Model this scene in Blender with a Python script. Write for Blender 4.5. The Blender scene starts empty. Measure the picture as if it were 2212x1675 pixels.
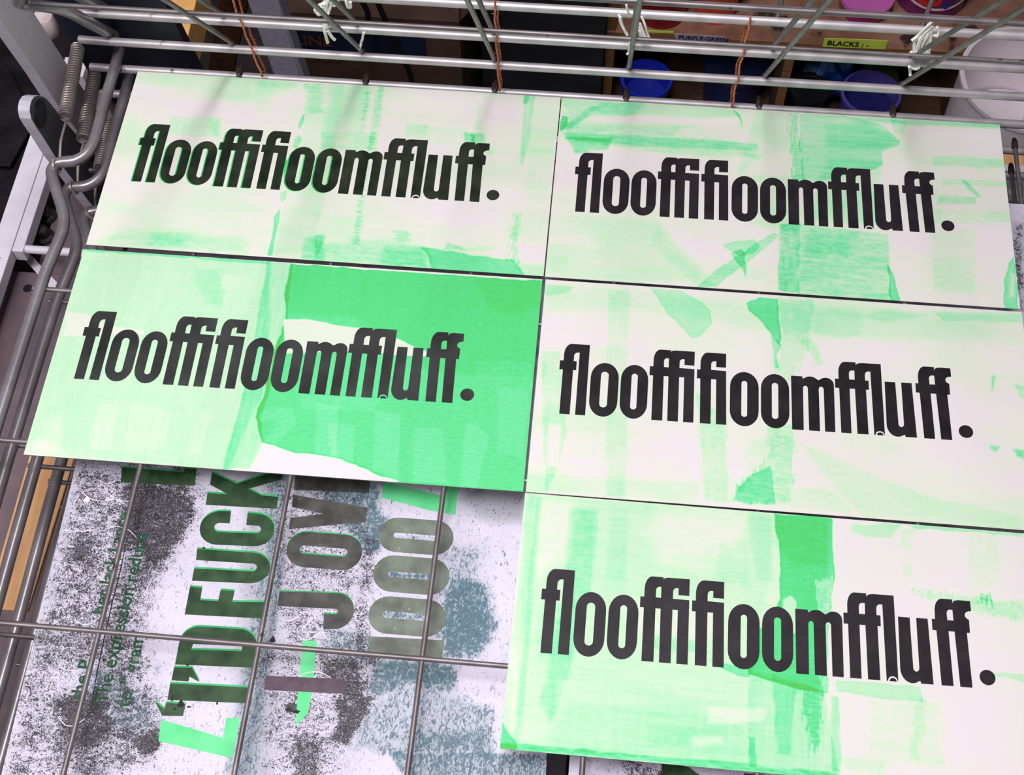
import bpy, bmesh, math, random
import numpy as np
from mathutils import Vector, Matrix
from mathutils.geometry import tessellate_polygon

# ------------------------------------------------------------------ camera, world, lights, exposure
SC = bpy.context.scene
COL = SC.collection
Z0 = 0.9                       # height of the print shelf above the floor; everything below is measured in mm from it
PW, PH, FL = 2212, 1675, 2900.0
RW = np.array([[0.9957643, 0.0911537, -0.0120226], [0.0737566, -0.8700137, -0.4874793], [-0.0548954, 0.4845278, -0.8730517]])             # camera axes (right, down, forward) in the rack's frame
CW = np.array([332.429, -631.2, 717.389])             # camera position in mm

def m3(p): return Vector((p[0]/1000, p[1]/1000, p[2]/1000 + Z0))

cam_d = bpy.data.cameras.new('camera'); cam = bpy.data.objects.new('camera', cam_d); COL.objects.link(cam)
cam_d.sensor_width = 36; cam_d.lens = FL/PW*36; cam_d.clip_start = 0.01; cam_d.clip_end = 50
ax = [Vector(r) for r in RW.tolist()]
M = Matrix(((ax[0].x, -ax[1].x, -ax[2].x), (ax[0].y, -ax[1].y, -ax[2].y), (ax[0].z, -ax[1].z, -ax[2].z))).to_4x4()
M.translation = m3(CW); cam.matrix_world = M
SC.camera = cam

w = bpy.data.worlds.new('world'); SC.world = w; w.use_nodes = True
w.node_tree.nodes['Background'].inputs[0].default_value = (0.85, 0.9, 1.0, 1)
w.node_tree.nodes['Background'].inputs[1].default_value = 0.12

def area(name, loc, target, sx, sy, power, color=(1, 1, 1)):
    l = bpy.data.lights.new(name, 'AREA'); l.shape = 'RECTANGLE'; l.size = sx; l.size_y = sy; l.energy = power; l.color = color
    o = bpy.data.objects.new(name, l); COL.objects.link(o); o.location = m3(loc)
    o.rotation_euler = (m3(target) - m3(loc)).to_track_quat('-Z', 'Y').to_euler()
    return o
area('ceiling_lamp_light', (235, -290, 1600), (250, -230, 0), 0.17, 1.25, 19.5, (1.0, 0.985, 1.0))
area('ceiling_lamp_light', (-330, -640, 1400), (200, -250, 0), 0.13, 1.2, 16.6, (1.0, 0.97, 1.0))
SC.view_settings.view_transform = 'Standard'; SC.view_settings.look = 'None'
SC.view_settings.exposure = 0.0; SC.view_settings.gamma = 1.0
SC.view_settings.use_curve_mapping = False

# ------------------------------------------------------------------ helpers
def ray(x, y):
    d = RW.T @ np.array([(x-PW/2)/FL, (y-PH/2)/FL, 1.0]); return d
def on(axis, val, x, y):       # where the sight line of a photo point meets a plane of the place
    d = ray(x, y); return CW + d*((val-CW[axis])/d[axis])
def onz(x, y, z): return on(2, z, x, y)
def ony(x, y, v): return on(1, v, x, y)
def onx(x, y, v): return on(0, v, x, y)
def dep(x, y, D): return CW + ray(x, y)*D
def s2l(c):
    c = np.array(c, float)/255; return np.where(c <= 0.04045, c/12.92, ((c+0.055)/1.055)**2.4)
def rgb(*c): return tuple(float(v) for v in s2l(c)) + (1.0,)

class MB:
    def __init__(s): s.v = []; s.f = []
    def add(s, vs, fs):
        b = len(s.v); s.v += [tuple(float(c) for c in v) for v in vs]; s.f += [tuple(i+b for i in f) for f in fs]; return s
    def box(s, a, b):
        x0, y0, z0 = a; x1, y1, z1 = b
        return s.add([(x0,y0,z0),(x1,y0,z0),(x1,y1,z0),(x0,y1,z0),(x0,y0,z1),(x1,y0,z1),(x1,y1,z1),(x0,y1,z1)],
                     [(0,3,2,1),(4,5,6,7),(0,1,5,4),(1,2,6,5),(2,3,7,6),(3,0,4,7)])
    def slab(s, quad, vec):     # a polygon with a real thickness
        n = len(quad); q = [np.array(p, float) for p in quad]; v = np.array(vec, float)
        return s.add([*q, *[p+v for p in q]], [tuple(range(n)), tuple(range(2*n-1, n-1, -1))] +
                     [(i, i+n, (i+1) % n+n, (i+1) % n) for i in range(n)])
    def tube(s, path, r, seg=12, cap=True):
        P = [np.array(p, float) for p in path]; n = len(P)
        rr = r if isinstance(r, (list, tuple)) else [r]*n
        up = None; rings = []
        for i in range(n):
            t = P[min(i+1, n-1)]-P[max(i-1, 0)]; t /= max(np.linalg.norm(t), 1e-9)
            if up is None:
                up = np.cross(t, [0, 0, 1.0]); up = np.cross(t, [1.0, 0, 0]) if np.linalg.norm(up) < 1e-3 else up
            up = up - t*(up@t); up /= np.linalg.norm(up); sd = np.cross(t, up)
            rings.append([P[i]+rr[i]*(math.cos(a)*up+math.sin(a)*sd) for a in [2*math.pi*k/seg for k in range(seg)]])
        vs = [v for g in rings for v in g]; fs = []
        for i in range(n-1):
            for k in range(seg):
                k2 = (k+1) % seg; fs.append((i*seg+k, i*seg+k2, (i+1)*seg+k2, (i+1)*seg+k))
        if cap: fs += [tuple(range(seg-1, -1, -1)), tuple((n-1)*seg+k for k in range(seg))]
        return s.add(vs, fs)
    def lathe(s, prof, c=(0, 0, 0), seg=40):   # prof: (radius, height) rows
        vs = []; fs = []; n = len(prof)
        for r, z in prof:
            for k in range(seg):
                a = 2*math.pi*k/seg; vs.append((c[0]+r*math.cos(a), c[1]+r*math.sin(a), c[2]+z))
        for i in range(n-1):
            for k in range(seg):
                k2 = (k+1) % seg; fs.append((i*seg+k, i*seg+k2, (i+1)*seg+k2, (i+1)*seg+k))
        fs.append(tuple(range(seg-1, -1, -1))); fs.append(tuple((n-1)*seg+k for k in range(seg)))
        return s.add(vs, fs)
    def prism(s, outline, z0, z1, holes=()):
        loops = [outline] + list(holes)
        vl = [[Vector((p[0], p[1], 0)) for p in l] for l in loops]
        tris = tessellate_polygon(vl); flat = [p for l in loops for p in l]; n = len(flat)
        vs = [(p[0], p[1], z1) for p in flat] + [(p[0], p[1], z0) for p in flat]
        fs = []
        for a, b, c in tris:
            A, B, Cc = flat[a], flat[b], flat[c]
            if (B[0]-A[0])*(Cc[1]-A[1])-(B[1]-A[1])*(Cc[0]-A[0]) < 0: a, c = c, a
            fs.append((a, b, c)); fs.append((c+n, b+n, a+n))
        o = 0
        for l in loops:
            m = len(l)
            ar = sum(l[i][0]*l[(i+1) % m][1]-l[(i+1) % m][0]*l[i][1] for i in range(m))
            ccw = (ar > 0) == (o == 0)
            for i in range(m):
                a, b = o+i, o+(i+1) % m
                fs.append((a, a+n, b+n, b) if ccw else (b, b+n, a+n, a))
            o += m
        return s.add(vs, fs)
    def build(s, name, mat, parent=None, smooth=False, bevel=0, origin=None, loc=None):
        """mm coordinates; top-level meshes get their world height, children are in the parent's frame"""
        me = bpy.data.meshes.new(name)
        base = np.array(origin if origin is not None else (0, 0, 0), float)
        me.from_pydata([tuple((np.array(v)-base)/1000) for v in s.v], [], s.f); me.update()
        o = bpy.data.objects.new(name, me); COL.objects.link(o)
        me.materials.append(mat)
        if smooth:
            me.polygons.foreach_set('use_smooth', [True]*len(me.polygons))
            me.set_sharp_from_angle(angle=math.radians(40))
        if bevel:
            b = o.modifiers.new('bevel', 'BEVEL'); b.width = bevel/1000; b.segments = 2; b.limit_method = 'ANGLE'
        if parent is not None: o.parent = parent
        else: o.location = m3(base)
        return o

def tag(o, label, cat, group=None, kind=None):
    if label: o['label'] = label
    if cat: o['category'] = cat
    if group: o['group'] = group
    if kind: o['kind'] = kind
    return o
def thing(name, loc, label, cat, group=None, rot=None):
    o = bpy.data.objects.new(name, None); COL.objects.link(o); o.location = m3(loc); o.empty_display_size = 0.02
    if rot: o.rotation_euler = rot
    return tag(o, label, cat, group)
def rel(pts, base): return [np.array(p, float)-np.array(base, float) for p in pts]
def copy_tree(o, parent=None):
    c = o.copy(); COL.objects.link(c); c.parent = parent
    for ch in list(o.children): copy_tree(ch, c)
    return c
def crom(P, n=5):              # smooth path through points
    P = [np.array(p, float) for p in P]; out = []
    for i in range(len(P)-1):
        p0, p1, p2, p3 = P[max(i-1, 0)], P[i], P[i+1], P[min(i+2, len(P)-1)]
        for k in range(n):
            t = k/n; out.append(.5*((2*p1)+(-p0+p2)*t+(2*p0-5*p1+4*p2-p3)*t*t+(-p0+3*p1-3*p2+p3)*t**3))
    return out+[P[-1]]

# ------------------------------------------------------------------ materials
def newmat(name):
    m = bpy.data.materials.new(name); m.use_nodes = True; nt = m.node_tree
    return m, nt, nt.nodes, nt.links, nt.nodes['Principled BSDF']
def noise_mat(name, c1, c2, scale=40, rough=.6, metal=0.0, detail=4, bump=0.0, stretch=None, spots=None, lo=.35, hi=.65, spec=.5):
    m, nt, N, L, B = newmat(name)
    tc = N.new('ShaderNodeTexCoord'); mp = N.new('ShaderNodeMapping'); L.new(tc.outputs['Object'], mp.inputs[0])
    if stretch: mp.inputs['Scale'].default_value = stretch
    nz = N.new('ShaderNodeTexNoise'); nz.inputs['Scale'].default_value = scale; nz.inputs['Detail'].default_value = detail
    L.new(mp.outputs[0], nz.inputs['Vector'])
    cr = N.new('ShaderNodeValToRGB'); cr.color_ramp.elements[0].position = lo; cr.color_ramp.elements[1].position = hi
    cr.color_ramp.elements[0].color = c1; cr.color_ramp.elements[1].color = c2
    L.new(nz.outputs['Fac'], cr.inputs[0]); out = cr.outputs[0]
    if spots:                  # (colour, scale, threshold): worn or rusty flecks with a shape of their own
        n2 = N.new('ShaderNodeTexNoise'); n2.inputs['Scale'].default_value = spots[1]; n2.inputs['Detail'].default_value = 6
        L.new(tc.outputs['Object'], n2.inputs['Vector'])
        r2 = N.new('ShaderNodeValToRGB'); r2.color_ramp.elements[0].position = spots[2]; r2.color_ramp.elements[1].position = spots[2]+.04
        L.new(n2.outputs['Fac'], r2.inputs[0]); mx = N.new('ShaderNodeMix'); mx.data_type = 'RGBA'
        L.new(r2.outputs[0], mx.inputs[0]); L.new(out, mx.inputs[6]); mx.inputs[7].default_value = spots[0]; out = mx.outputs[2]
    L.new(out, B.inputs['Base Color']); B.inputs['Roughness'].default_value = rough; B.inputs['Metallic'].default_value = metal
    B.inputs['Specular IOR Level'].default_value = spec
    if bump:
        bp = N.new('ShaderNodeBump'); bp.inputs['Strength'].default_value = bump; bp.inputs['Distance'].default_value = .001
        L.new(nz.outputs['Fac'], bp.inputs['Height']); L.new(bp.outputs[0], B.inputs['Normal'])
    return m
WIRE = noise_mat('grey_wire', rgb(118, 108, 110), rgb(142, 132, 134), 60, rough=.42, metal=.5, spots=(rgb(84, 64, 58), 60, .68))
STEEL = noise_mat('zinc_rod', rgb(184, 176, 180), rgb(206, 198, 202), 60, rough=.42, metal=.4, spots=(rgb(92, 76, 72), 70, .70))
STEEL_D = noise_mat('worn_steel_rod', rgb(150, 142, 148), rgb(176, 168, 174), 50, rough=.3, metal=.5, spots=(rgb(96, 72, 66), 50, .71))
TIP = noise_mat('rusty_weld', rgb(40, 30, 27), rgb(86, 64, 56), 500, rough=.8, metal=.3, bump=.6)

# ------------------------------------------------------------------ the drying rack's shelves
PITCH = 27.4
WX = [71, 161.7, 253.3, 345.4, 437.6, 529.6, 621, 712.5]
SIDE = [(-18, 19.5), (-17.3, 0), (-17, -30), (-16, -52), (-16, -66), (-19, -76.5), (-25, -82), (-32, -83.5), (-37, -86), (-38.2, -93),
        (-34, -102), (-27, -115), (-21, -127), (-18.6, -138), (-19, -150), (-21, -175), (-21.5, -210), (-21.5, -300), (-20, -420), (-20, -598)]
def side_path(m, z):
    pts = crom([(x, y-7, z) for x, y in SIDE], 4)
    return [((786-p[0]) if m else p[0], p[1], p[2]) for p in pts]
def shelf(level_z, label, cross, rot=0.0, dx=0.0, y=7.0, length=605, group='wire shelves of the drying rack'):
    """origin on the rear rod's axis; the shelf runs towards the viewer (-y) and swings about that rod"""
    t = thing('rack_shelf', (dx, y, level_z-6.5), label, 'shelf', group, rot=(math.radians(rot), 0, 0))
    MB().tube([(-38, 0, 0), (300, 0, 0), (822, 0, 0)], 3.0, 16).build('rear_rod', STEEL, t, smooth=True)
    MB().tube([(-20, -length, 0), (300, -length, 0), (806, -length, 0)], 3.0, 16).build('front_rod', STEEL, t, smooth=True)
    for m in (0, 1): MB().tube(side_path(m, 6.0), 3.9, 16).build('side_rod', STEEL_D, t, smooth=True)
    for i, x in enumerate(WX):
        w_ = MB().tube([(x, 2, 3.6), (x, -300, 3.6), (x, -length-2, 3.6)], 1.6, 10).build('lengthwise_wire', WIRE, t, smooth=True)
        MB().tube([(x, 7.5, 3.7), (x, 5, 3.9), (x, 2.5, 3.7), (x, -1.5, 3.0)], [1.3, 2.0, 2.4, 2.3], 8).build('wire_tip', TIP, w_, smooth=True)
    for s_ in cross:
        MB().tube([(-27, -s_, 4.2), (300, -s_, 4.2), (812, -s_, 4.2)], 1.6, 10).build('cross_wire', WIRE, t, smooth=True)
    return t
MAINX = [192, 301, 414, 524]
shelf(0, 'flat wire shelf on which the five green prints lie', MAINX)
shelf(-PITCH, 'wire shelf directly below the green prints, holding the two dark inked posters', [74, 184, 291, 405, 512])
lab = ['bare wire shelf, second below the prints, its side rod over the wooden plank', 'bare wire shelf, third below the prints, over the wooden plank',
       'lowest bare wire shelf, its side rod along the left edge of the dark poster']
shelf(-2*PITCH, lab[0], [73, 186, 292, 404, 512], dx=6)
shelf(-3*PITCH, lab[1], [74, 187, 290, 396, 508], dx=10)
shelf(-4*PITCH, lab[2], [75, 186, 296, 406, 512], dx=11.5)
shelf(27.5, 'lowest of the raised wire shelves, its rear rod just above the prints', [107, 218, 330, 440], rot=-56)
shelf(55, 'middle raised wire shelf, tilted a little lower than the one in front', [138, 250, 360, 470], rot=-55, y=6)
shelf(83, 'upright wire shelf behind the two tilted ones, with a bright thick rear rod', [120, 230, 340, 450], rot=-86, y=7)

# ------------------------------------------------------------------ springs
def spring(hook_px, hz, end_px, y_end, coil0, label):
    H = onz(*hook_px, hz); E = ony(*end_px, y_end); d = E-H; L = np.linalg.norm(d); d = d/L
    t = thing('tension_spring', H, label, 'spring', 'tension springs beside the left posts')
    up = np.cross(d, [0, 1.0, 0]); up /= np.linalg.norm(up); sd = np.cross(d, up)
    n = int((L-coil0)/2.35); R_ = 4.3; P = []
    for i in range(n*14+1):
        a = 2*math.pi*i/14; P.append(d*(coil0+2.35*i/14)+R_*(math.cos(a)*up+math.sin(a)*sd))
    MB().tube(P, .76, 8).build('coil', SPR, t, smooth=True)
    q = coil0; e = -up
    hk = [d*(q+1)+R_*up, d*(q-1)+2.5*up+sd, d*(q-6)-1.0*sd, d*(q*.5), d*6-3*e, d*1-5.2*e, -d*4.2-3.5*e, -d*5+0*e, -d*4+3.6*e, d*1+4.6*e]
    MB().tube(crom(hk, 6), .95, 8).build('hook', SPR, t, smooth=True)
SPR = noise_mat('spring_wire', rgb(178, 164, 160), rgb(196, 184, 180), 120, rough=.35, metal=.5)
spring((122, 357), 0, (176, 62), 40, 43, 'extension spring nearest the viewer, hooked on the bent rod of the prints shelf')
spring((160, 402), -PITCH, (212, 122), 40, 43, 'extension spring hooked on the side rod of the second shelf')
spring((197, 458), -2*PITCH, (248, 192), 40, 43, 'extension spring farthest right, half hidden behind a bent rod')

# ------------------------------------------------------------------ the five green prints
def ramp_mat(name, stops, attr, rough=.75, grain=.05):
    m, nt, N, L, B = newmat(name)
    at = N.new('ShaderNodeAttribute'); at.attribute_name = attr
    tc = N.new('ShaderNodeTexCoord')
    def nz(scale, st, det=3):
        mp = N.new('ShaderNodeMapping'); mp.inputs['Scale'].default_value = st; L.new(tc.outputs['Object'], mp.inputs[0])
        n = N.new('ShaderNodeTexNoise'); n.inputs['Scale'].default_value = scale; n.inputs['Detail'].default_value = det
        L.new(mp.outputs[0], n.inputs['Vector']); return n.outputs['Fac']
    def math_(op, a, b):
        n = N.new('ShaderNodeMath'); n.operation = op
        for i, v in enumerate((a, b)):
            if isinstance(v, (int, float)): n.inputs[i].default_value = v
            else: L.new(v, n.inputs[i])
        return n.outputs[0]
    g = math_('ADD', math_('SUBTRACT', nz(700, (.35, 1, 1)), .5), math_('SUBTRACT', nz(1500, (1, 1, 1), 2), .5))
    amp = math_('ADD', math_('MULTIPLY', at.outputs['Fac'], .35), grain)
    v = math_('ADD', at.outputs['Fac'], math_('MULTIPLY', g, amp))
    cr = N.new('ShaderNodeValToRGB'); cr.color_ramp.interpolation = 'LINEAR'
    el = cr.color_ramp.elements
    while len(el) < len(stops): el.new(.5)
    for e, (p_, c_) in zip(el, stops): e.position = p_/1.5; e.color = c_
    L.new(math_('MULTIPLY', v, 1/1.5), cr.inputs[0]); L.new(cr.outputs[0], B.inputs['Base Color'])
    B.inputs['Roughness'].default_value = rough; B.inputs['Specular IOR Level'].default_value = .25
    return m
def vnoise(x, y, seed=0):      # smooth value noise
    xi = np.floor(x).astype(np.int64); yi = np.floor(y).astype(np.int64); fx = x-xi; fy = y-yi
    fx = fx*fx*(3-2*fx); fy = fy*fy*(3-2*fy)
    def h(a, b):
        n = (a*374761393+b*668265263+seed*1442695041) & 0x7fffffff
        n = ((n ^ (n >> 13))*1274126177) & 0x7fffffff
        return ((n ^ (n >> 16)) & 0xffff)/65535.0
    return (h(xi, yi)*(1-fx)+h(xi+1, yi)*fx)*(1-fy)+(h(xi, yi+1)*(1-fx)+h(xi+1, yi+1)*fx)*fy
def fbm(x, y, o=4, seed=0):
    s_ = 0; a = .5
    for i in range(o): s_ = s_+a*vnoise(x*2**i, y*2**i, seed+i*17); a /= 2
    return s_/(1-.5**o)
def sdist(poly, X, Y):         # signed distance, inside positive
    P = np.array(poly, float); n = len(P); d = np.full(X.shape, 1e9); ins = np.zeros(X.shape, bool)
    for i in range(n):
        ax_, ay = P[i]; bx_, by = P[(i+1) % n]; ex, ey = bx_-ax_, by-ay
        t = np.clip(((X-ax_)*ex+(Y-ay)*ey)/(ex*ex+ey*ey+1e-12), 0, 1)
        d = np.minimum(d, np.hypot(X-ax_-t*ex, Y-ay-t*ey))
        c = ((ay > Y) != (by > Y)) & (X < ex*(Y-ay)/(ey if abs(ey) > 1e-12 else 1e-12)+ax_)
        ins ^= c
    return np.where(ins, d, -d)
def paint(field, X, Y, poly, d, soft=.5, tex='', wob=.6, seed=0):
    """one pass of translucent ink over the sheet; negative d lifts ink off. X, Y in mm"""
    P = np.array(poly); b = 8
    sel = (X > P[:, 0].min()-b) & (X < P[:, 0].max()+b) & (Y > P[:, 1].min()-b) & (Y < P[:, 1].max()+b)
    x = X[sel]; y = Y[sel]
    if not len(x): return
    wx = (fbm(x/9, y/9, 3, seed)-.5)*2*wob*2; wy = (fbm(x/9+50, y/9, 3, seed+5)-.5)*2*wob*2
    fr = 0
    if 'f' in tex: fr = (fbm(x/5, y/.55, 2, seed+9)-.5)*7
    if 'F' in tex: fr = (fbm(x/.55, y/5, 2, seed+9)-.5)*7
    s_ = sdist(poly, x+wx, y+wy)+fr
    m_ = np.clip(s_/soft*.5+.5, 0, 1); m_ = m_*m_*(3-2*m_)
    k = 1.0
    if 'h' in tex: k = k*(.6+.8*fbm(x/14, y/1.1, 3, seed+2))
    if 'v' in tex: k = k*(.65+.7*fbm(x/1.6, y/16, 3, seed+3))
    if 'm' in tex: k = k*np.clip(.45+1.1*fbm(x/3.5, y/1.6, 4, seed+4), 0, 1.5)
    if 'f' in tex or 'F' in tex: k = k*(.4+1.2*fbm(x/3, y/.7, 3, seed+8))
    if 'e' in tex: k = k*(1+.45*np.exp(-(np.clip(s_, 0, 9)/.8)**2))   # ink pooled along the edge
    if d >= 0: field[sel] = field[sel]+m_*k*d
    else: field[sel] = field[sel]*(1-np.clip(m_*k*(-d), 0, 1))

LOOK = .90
def st(p_, c): return (p_, tuple(float(v)*LOOK for v in s2l(c))+(1.0,))
GREENS = [st(0, (245, 236, 239)), st(.10, (242, 241, 229)), st(.25, (217, 245, 211)), st(.42, (186, 243, 198)), st(.58, (152, 241, 184)),
          st(.75, (118, 237, 168)), st(.95, (92, 228, 140)), st(1.2, (84, 220, 112)), st(1.45, (88, 205, 88))]
CARD = ramp_mat('green_washed_card', GREENS, 'ink')

def sheet(name, w_, h_, step, thick, mat, attrs, loc, rotz, label, cat, group):
    """a sheet of card, origin at its top left corner; attrs: name -> function(X, Y local) giving values per vertex"""
    nx, ny = int(w_/step)+1, int(h_/step)+1
    xs = np.linspace(0, w_, nx); ys = np.linspace(0, -h_, ny)
    X, Y = np.meshgrid(xs, ys); X = X.ravel(); Y = Y.ravel(); n = len(X)
    co = np.zeros((n+8, 3)); co[:n, 0] = X; co[:n, 1] = Y
    co[n:n+4] = [(0, 0, 0), (w_, 0, 0), (w_, -h_, 0), (0, -h_, 0)]; co[n+4:] = co[n:n+4]; co[n+4:, 2] = -thick
    i = np.arange(ny-1)[:, None]*nx+np.arange(nx-1)[None, :]; i = i.ravel()
    q = np.stack([i, i+nx, i+nx+1, i+1], 1)
    a, b = n, n+4
    q = np.vstack([q, [[b, b+1, b+2, b+3], [a, a+1, b+1, b], [a+1, a+2, b+2, b+1], [a+2, a+3, b+3, b+2], [a+3, a, b, b+3]]])
    me = bpy.data.meshes.new(name); me.vertices.add(n+8); me.vertices.foreach_set('co', (co/1000).ravel().astype('f4'))
    me.loops.add(4*len(q)); me.loops.foreach_set('vertex_index', q.ravel().astype('i4'))
    me.polygons.add(len(q)); me.polygons.foreach_set('loop_start', (np.arange(len(q))*4).astype('i4'))
    me.update(calc_edges=True); me.validate()
    for an, fn in attrs.items():
        v = np.zeros(n+8); v[:n] = fn(X, Y); v[n:] = .1
        at = me.attributes.new(an, 'FLOAT', 'POINT'); at.data.foreach_set('value', v.astype('f4'))
    me.materials.append(mat)
    o = bpy.data.objects.new(name, me); COL.objects.link(o); o.location = m3(loc); o.rotation_euler = (0, 0, rotz)
    return tag(o, label, cat, group)

def arc(cx, cy, rx, ry, a0, a1, n=8):
    return [(cx+rx*math.cos(math.radians(a0+(a1-a0)*i/n)), cy+ry*math.sin(math.radians(a0+(a1-a0)*i/n))) for i in range(n+1)]
def stad(cx, y0, y1, hw, ry=None, n=12):
    ry = ry or hw
    return arc(cx, y1-ry, hw, ry, 0, 180, n)+arc(cx, y0+ry, hw, ry, 180, 360, n)
def q(x0, y0, x1, y1, n=7):    # quarter curve, starts upright and ends level
    return [(x0+(x1-x0)*(1-math.cos(t)), y0+(y1-y0)*math.sin(t)) for t in [math.pi/2*i/n for i in range(n+1)]]
def qr(x0, y0, x1, y1, n=7): return q(x1, y1, x0, y0, n)[::-1]
def word():
    """the condensed wood-type word as (outline, holes) pairs, baseline y=0, mm"""
    G = []
    # fl
    G.append(([(17.0, 0), (17.0, 31), (14.8, 31), (14.8, 37.4), (17, 37.4)]+q(17, 42, 21.5, 49.8)+[(32.6, 49.8), (32.7, 0), (26.6, 0), (26.6, 43.8)]
              + qr(25.6, 43.8, 23.3, 41.2)+[(23.3, 37.4), (25.2, 37.4), (25.2, 31), (23.3, 31), (23.3, 0)], []))
    for cx, hw, hi in ((43.05, 8.6, 2.35), (61.35, 8.35, 1.9), (128.3, 8.7, 1.75), (146.9, 8.55, 1.95)):
        G.append((stad(cx, -.1, 37.6, hw, 10.5), [stad(cx, 6.3, 31.3, hi)[::-1]]))
    def arch(o): return q(*o)
    # ffi
    G.append(([(72.6, 0), (72.5, 31), (70.3, 31), (70.3, 37.4), (72.4, 37.4)]+q(72.4, 42, 76.6, 49.8)+[(82.8, 49.8), (82.9, 48.6)]+q(82.95, 48.6, 86.2, 49.8, 4)
              + [(97.6, 49.8), (97.6, 39.8), (91.5, 39.8), (91.5, 43.9)]+qr(90.4, 43.9, 88.5, 41.6)+[(88.5, 37.4), (97.7, 37.3), (97.9, 0), (91.7, 0), (91.5, 31),
              (88.5, 31), (88.6, 0), (82.2, 0), (81.9, 31), (81.8, 43.9)]+qr(80.7, 43.9, 78.9, 41.6)+[(79.0, 31), (79.2, 0)], []))
    G.append(([(79.0, 31), (81.9, 31), (81.85, 37.4), (78.95, 37.4)], []))
    # fi
    G.append(([(101.8, 0), (101.4, 31), (99.3, 31), (99.3, 37.4), (101.3, 37.4)]+q(101.3, 42, 105.8, 49.8)+[(117, 49.8), (117, 39.8), (111, 39.8), (111, 43.9)]
              + qr(109.9, 43.9, 107.9, 41.6)+[(107.9, 37.6), (117.1, 37.4), (117.6, 0), (111.4, 0), (111.1, 31), (108, 31), (108.2, 0)], []))
    # m
    G.append(([(157, 0), (156.7, 37.2), (163.6, 37.2), (163.8, 35.6)]+arc(168.4, 33.6, 4.7, 3.9, 140, 60, 5)+[(173.3, 35.2)]+arc(177.9, 32.6, 4.75, 4.7, 135, 0, 9)
              + [(182.7, 0), (176.6, 0), (176.4, 28.9)]+arc(174.9, 28.9, 1.5, 1.9, 0, 180, 8)+[(173.6, 0), (167.1, 0), (166.8, 28.9)]+arc(165.35, 28.9, 1.45, 1.9, 0, 180, 8)+[(163.9, 0)], []))
    # ffl, with the nick at the foot of the l
    G.append(([(186.2, 0), (185.8, 30.8), (183.4, 30.8), (183.4, 37.2), (185.6, 37.2)]+q(185.6, 42, 189.8, 49.6)+[(196.3, 49.6), (196.4, 47.6)]+q(196.45, 47.6, 200.6, 49.5, 5)
              + [(211.6, 49.5), (212.1, .6), (211.9, .5)]+arc(209.2, .3, 2.6, 2.5, 8, 175, 10)+[(206.4, 0), (205.8, 0), (205.1, 43.7)]+qr(203.9, 43.7, 201.7, 41.0)+[(201.7, 37.2), (203.8, 37.2),
              (203.8, 30.8), (202, 30.8), (202.4, 0), (195.8, 0), (195.35, 30.8), (195.4, 43.7)]+qr(194, 43.7, 192, 41.4)+[(192.1, 30.8), (192.3, 0)], []))
    G.append(([(192.1, 30.8), (195.35, 30.8), (195.37, 37.2), (192.05, 37.2)], []))
    G.append(([(211.4, 0)]+arc(209.3, .1, 1.9, 1.8, 5, 172, 8)+[(207.3, 0)], []))
    # u
    G.append(([(213.5, 37.3), (219.9, 37.3), (220.5, 8.6)]+arc(222.1, 8.6, 1.65, 2.1, 180, 360, 8)+[(223.5, 37.4), (229.8, 37.4), (231, 0), (224.4, 0), (223.9, 1.5)]
              + arc(219.6, 7.6, 6.2, 7.8, 300, 180, 9), []))
    # ff
    G.append(([(235.3, 0), (234.3, 31), (232.1, 31.2), (232.1, 37.6), (233.9, 37.6)]+q(233.9, 42.3, 238.2, 49.9)+[(244, 49.9), (244, 47.7)]+q(244.05, 47.7, 247.8, 49.8, 5)
              + [(253.9, 49.7), (254.1, 43.8)]+arc(253.6, 41.2, 3.2, 2.6, 85, 250, 8)+[(252.6, 37.5), (252.6, 31.1), (250.9, 31), (251.8, 0), (245.3, 0), (244.2, 31.1), (243.8, 43.8)]+qr(242.4, 43.8, 240.5, 41.4)+[(240.9, 31.1), (241.7, 0)], []))
    G.append(([(240.9, 31.1), (244.2, 31.1), (244.0, 37.5), (240.7, 37.5)], []))
    G.append((arc(260.3, 6.4, 4.25, 4.3, 0, 348, 30), []))
    return G
WORD = word()
def flat(name, glyphs, z0, z1, mat, parent, shift=(0, 0)):
    V, F = [], []
    for ol, hs in glyphs:      # each letter is filled on its own, then all are joined
        cu = bpy.data.curves.new(name, 'CURVE'); cu.dimensions = '2D'; cu.fill_mode = 'BOTH'; cu.extrude = (z1-z0)/2
        for l in [ol]+list(hs):
            P = [l[0]]
            for p_ in l[1:]:
                if math.hypot(p_[0]-P[-1][0], p_[1]-P[-1][1]) > .02: P.append(p_)
            if math.hypot(P[0][0]-P[-1][0], P[0][1]-P[-1][1]) < .02: P.pop()
            s_ = cu.splines.new('POLY'); s_.points.add(len(P)-1); s_.use_cyclic_u = True
            for k, p_ in enumerate(P): s_.points[k].co = (p_[0]+shift[0], p_[1]+shift[1], 0, 1)
        t_ = bpy.data.objects.new('tmp', cu); COL.objects.link(t_)
        m0 = bpy.data.meshes.new_from_object(t_.evaluated_get(bpy.context.evaluated_depsgraph_get()))
        bpy.data.objects.remove(t_); n0 = len(V)
        V += [tuple(v.co/1000) for v in m0.vertices]; F += [tuple(n0+k for k in p_.vertices) for p_ in m0.polygons]
        bpy.data.meshes.remove(m0); bpy.data.curves.remove(cu)
    me = bpy.data.meshes.new(name); me.from_pydata(V, [], F); me.update(); me.materials.append(mat)
    o = bpy.data.objects.new(name, me); COL.objects.link(o); o.parent = parent; o.location = (0, 0, (z0+z1)/2000)
    return o
def letters(dx, dy, only=None):
    sl = .0073
    T = lambda p_: (p_[0]+dx, p_[1]-95.6+dy+sl*(p_[0]-17))
    return [([T(p_) for p_ in o], [[T(p_) for p_ in h] for h in hs]) for k, (o, hs) in enumerate(WORD) if only is None or k in only]
INKB = {}
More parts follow.
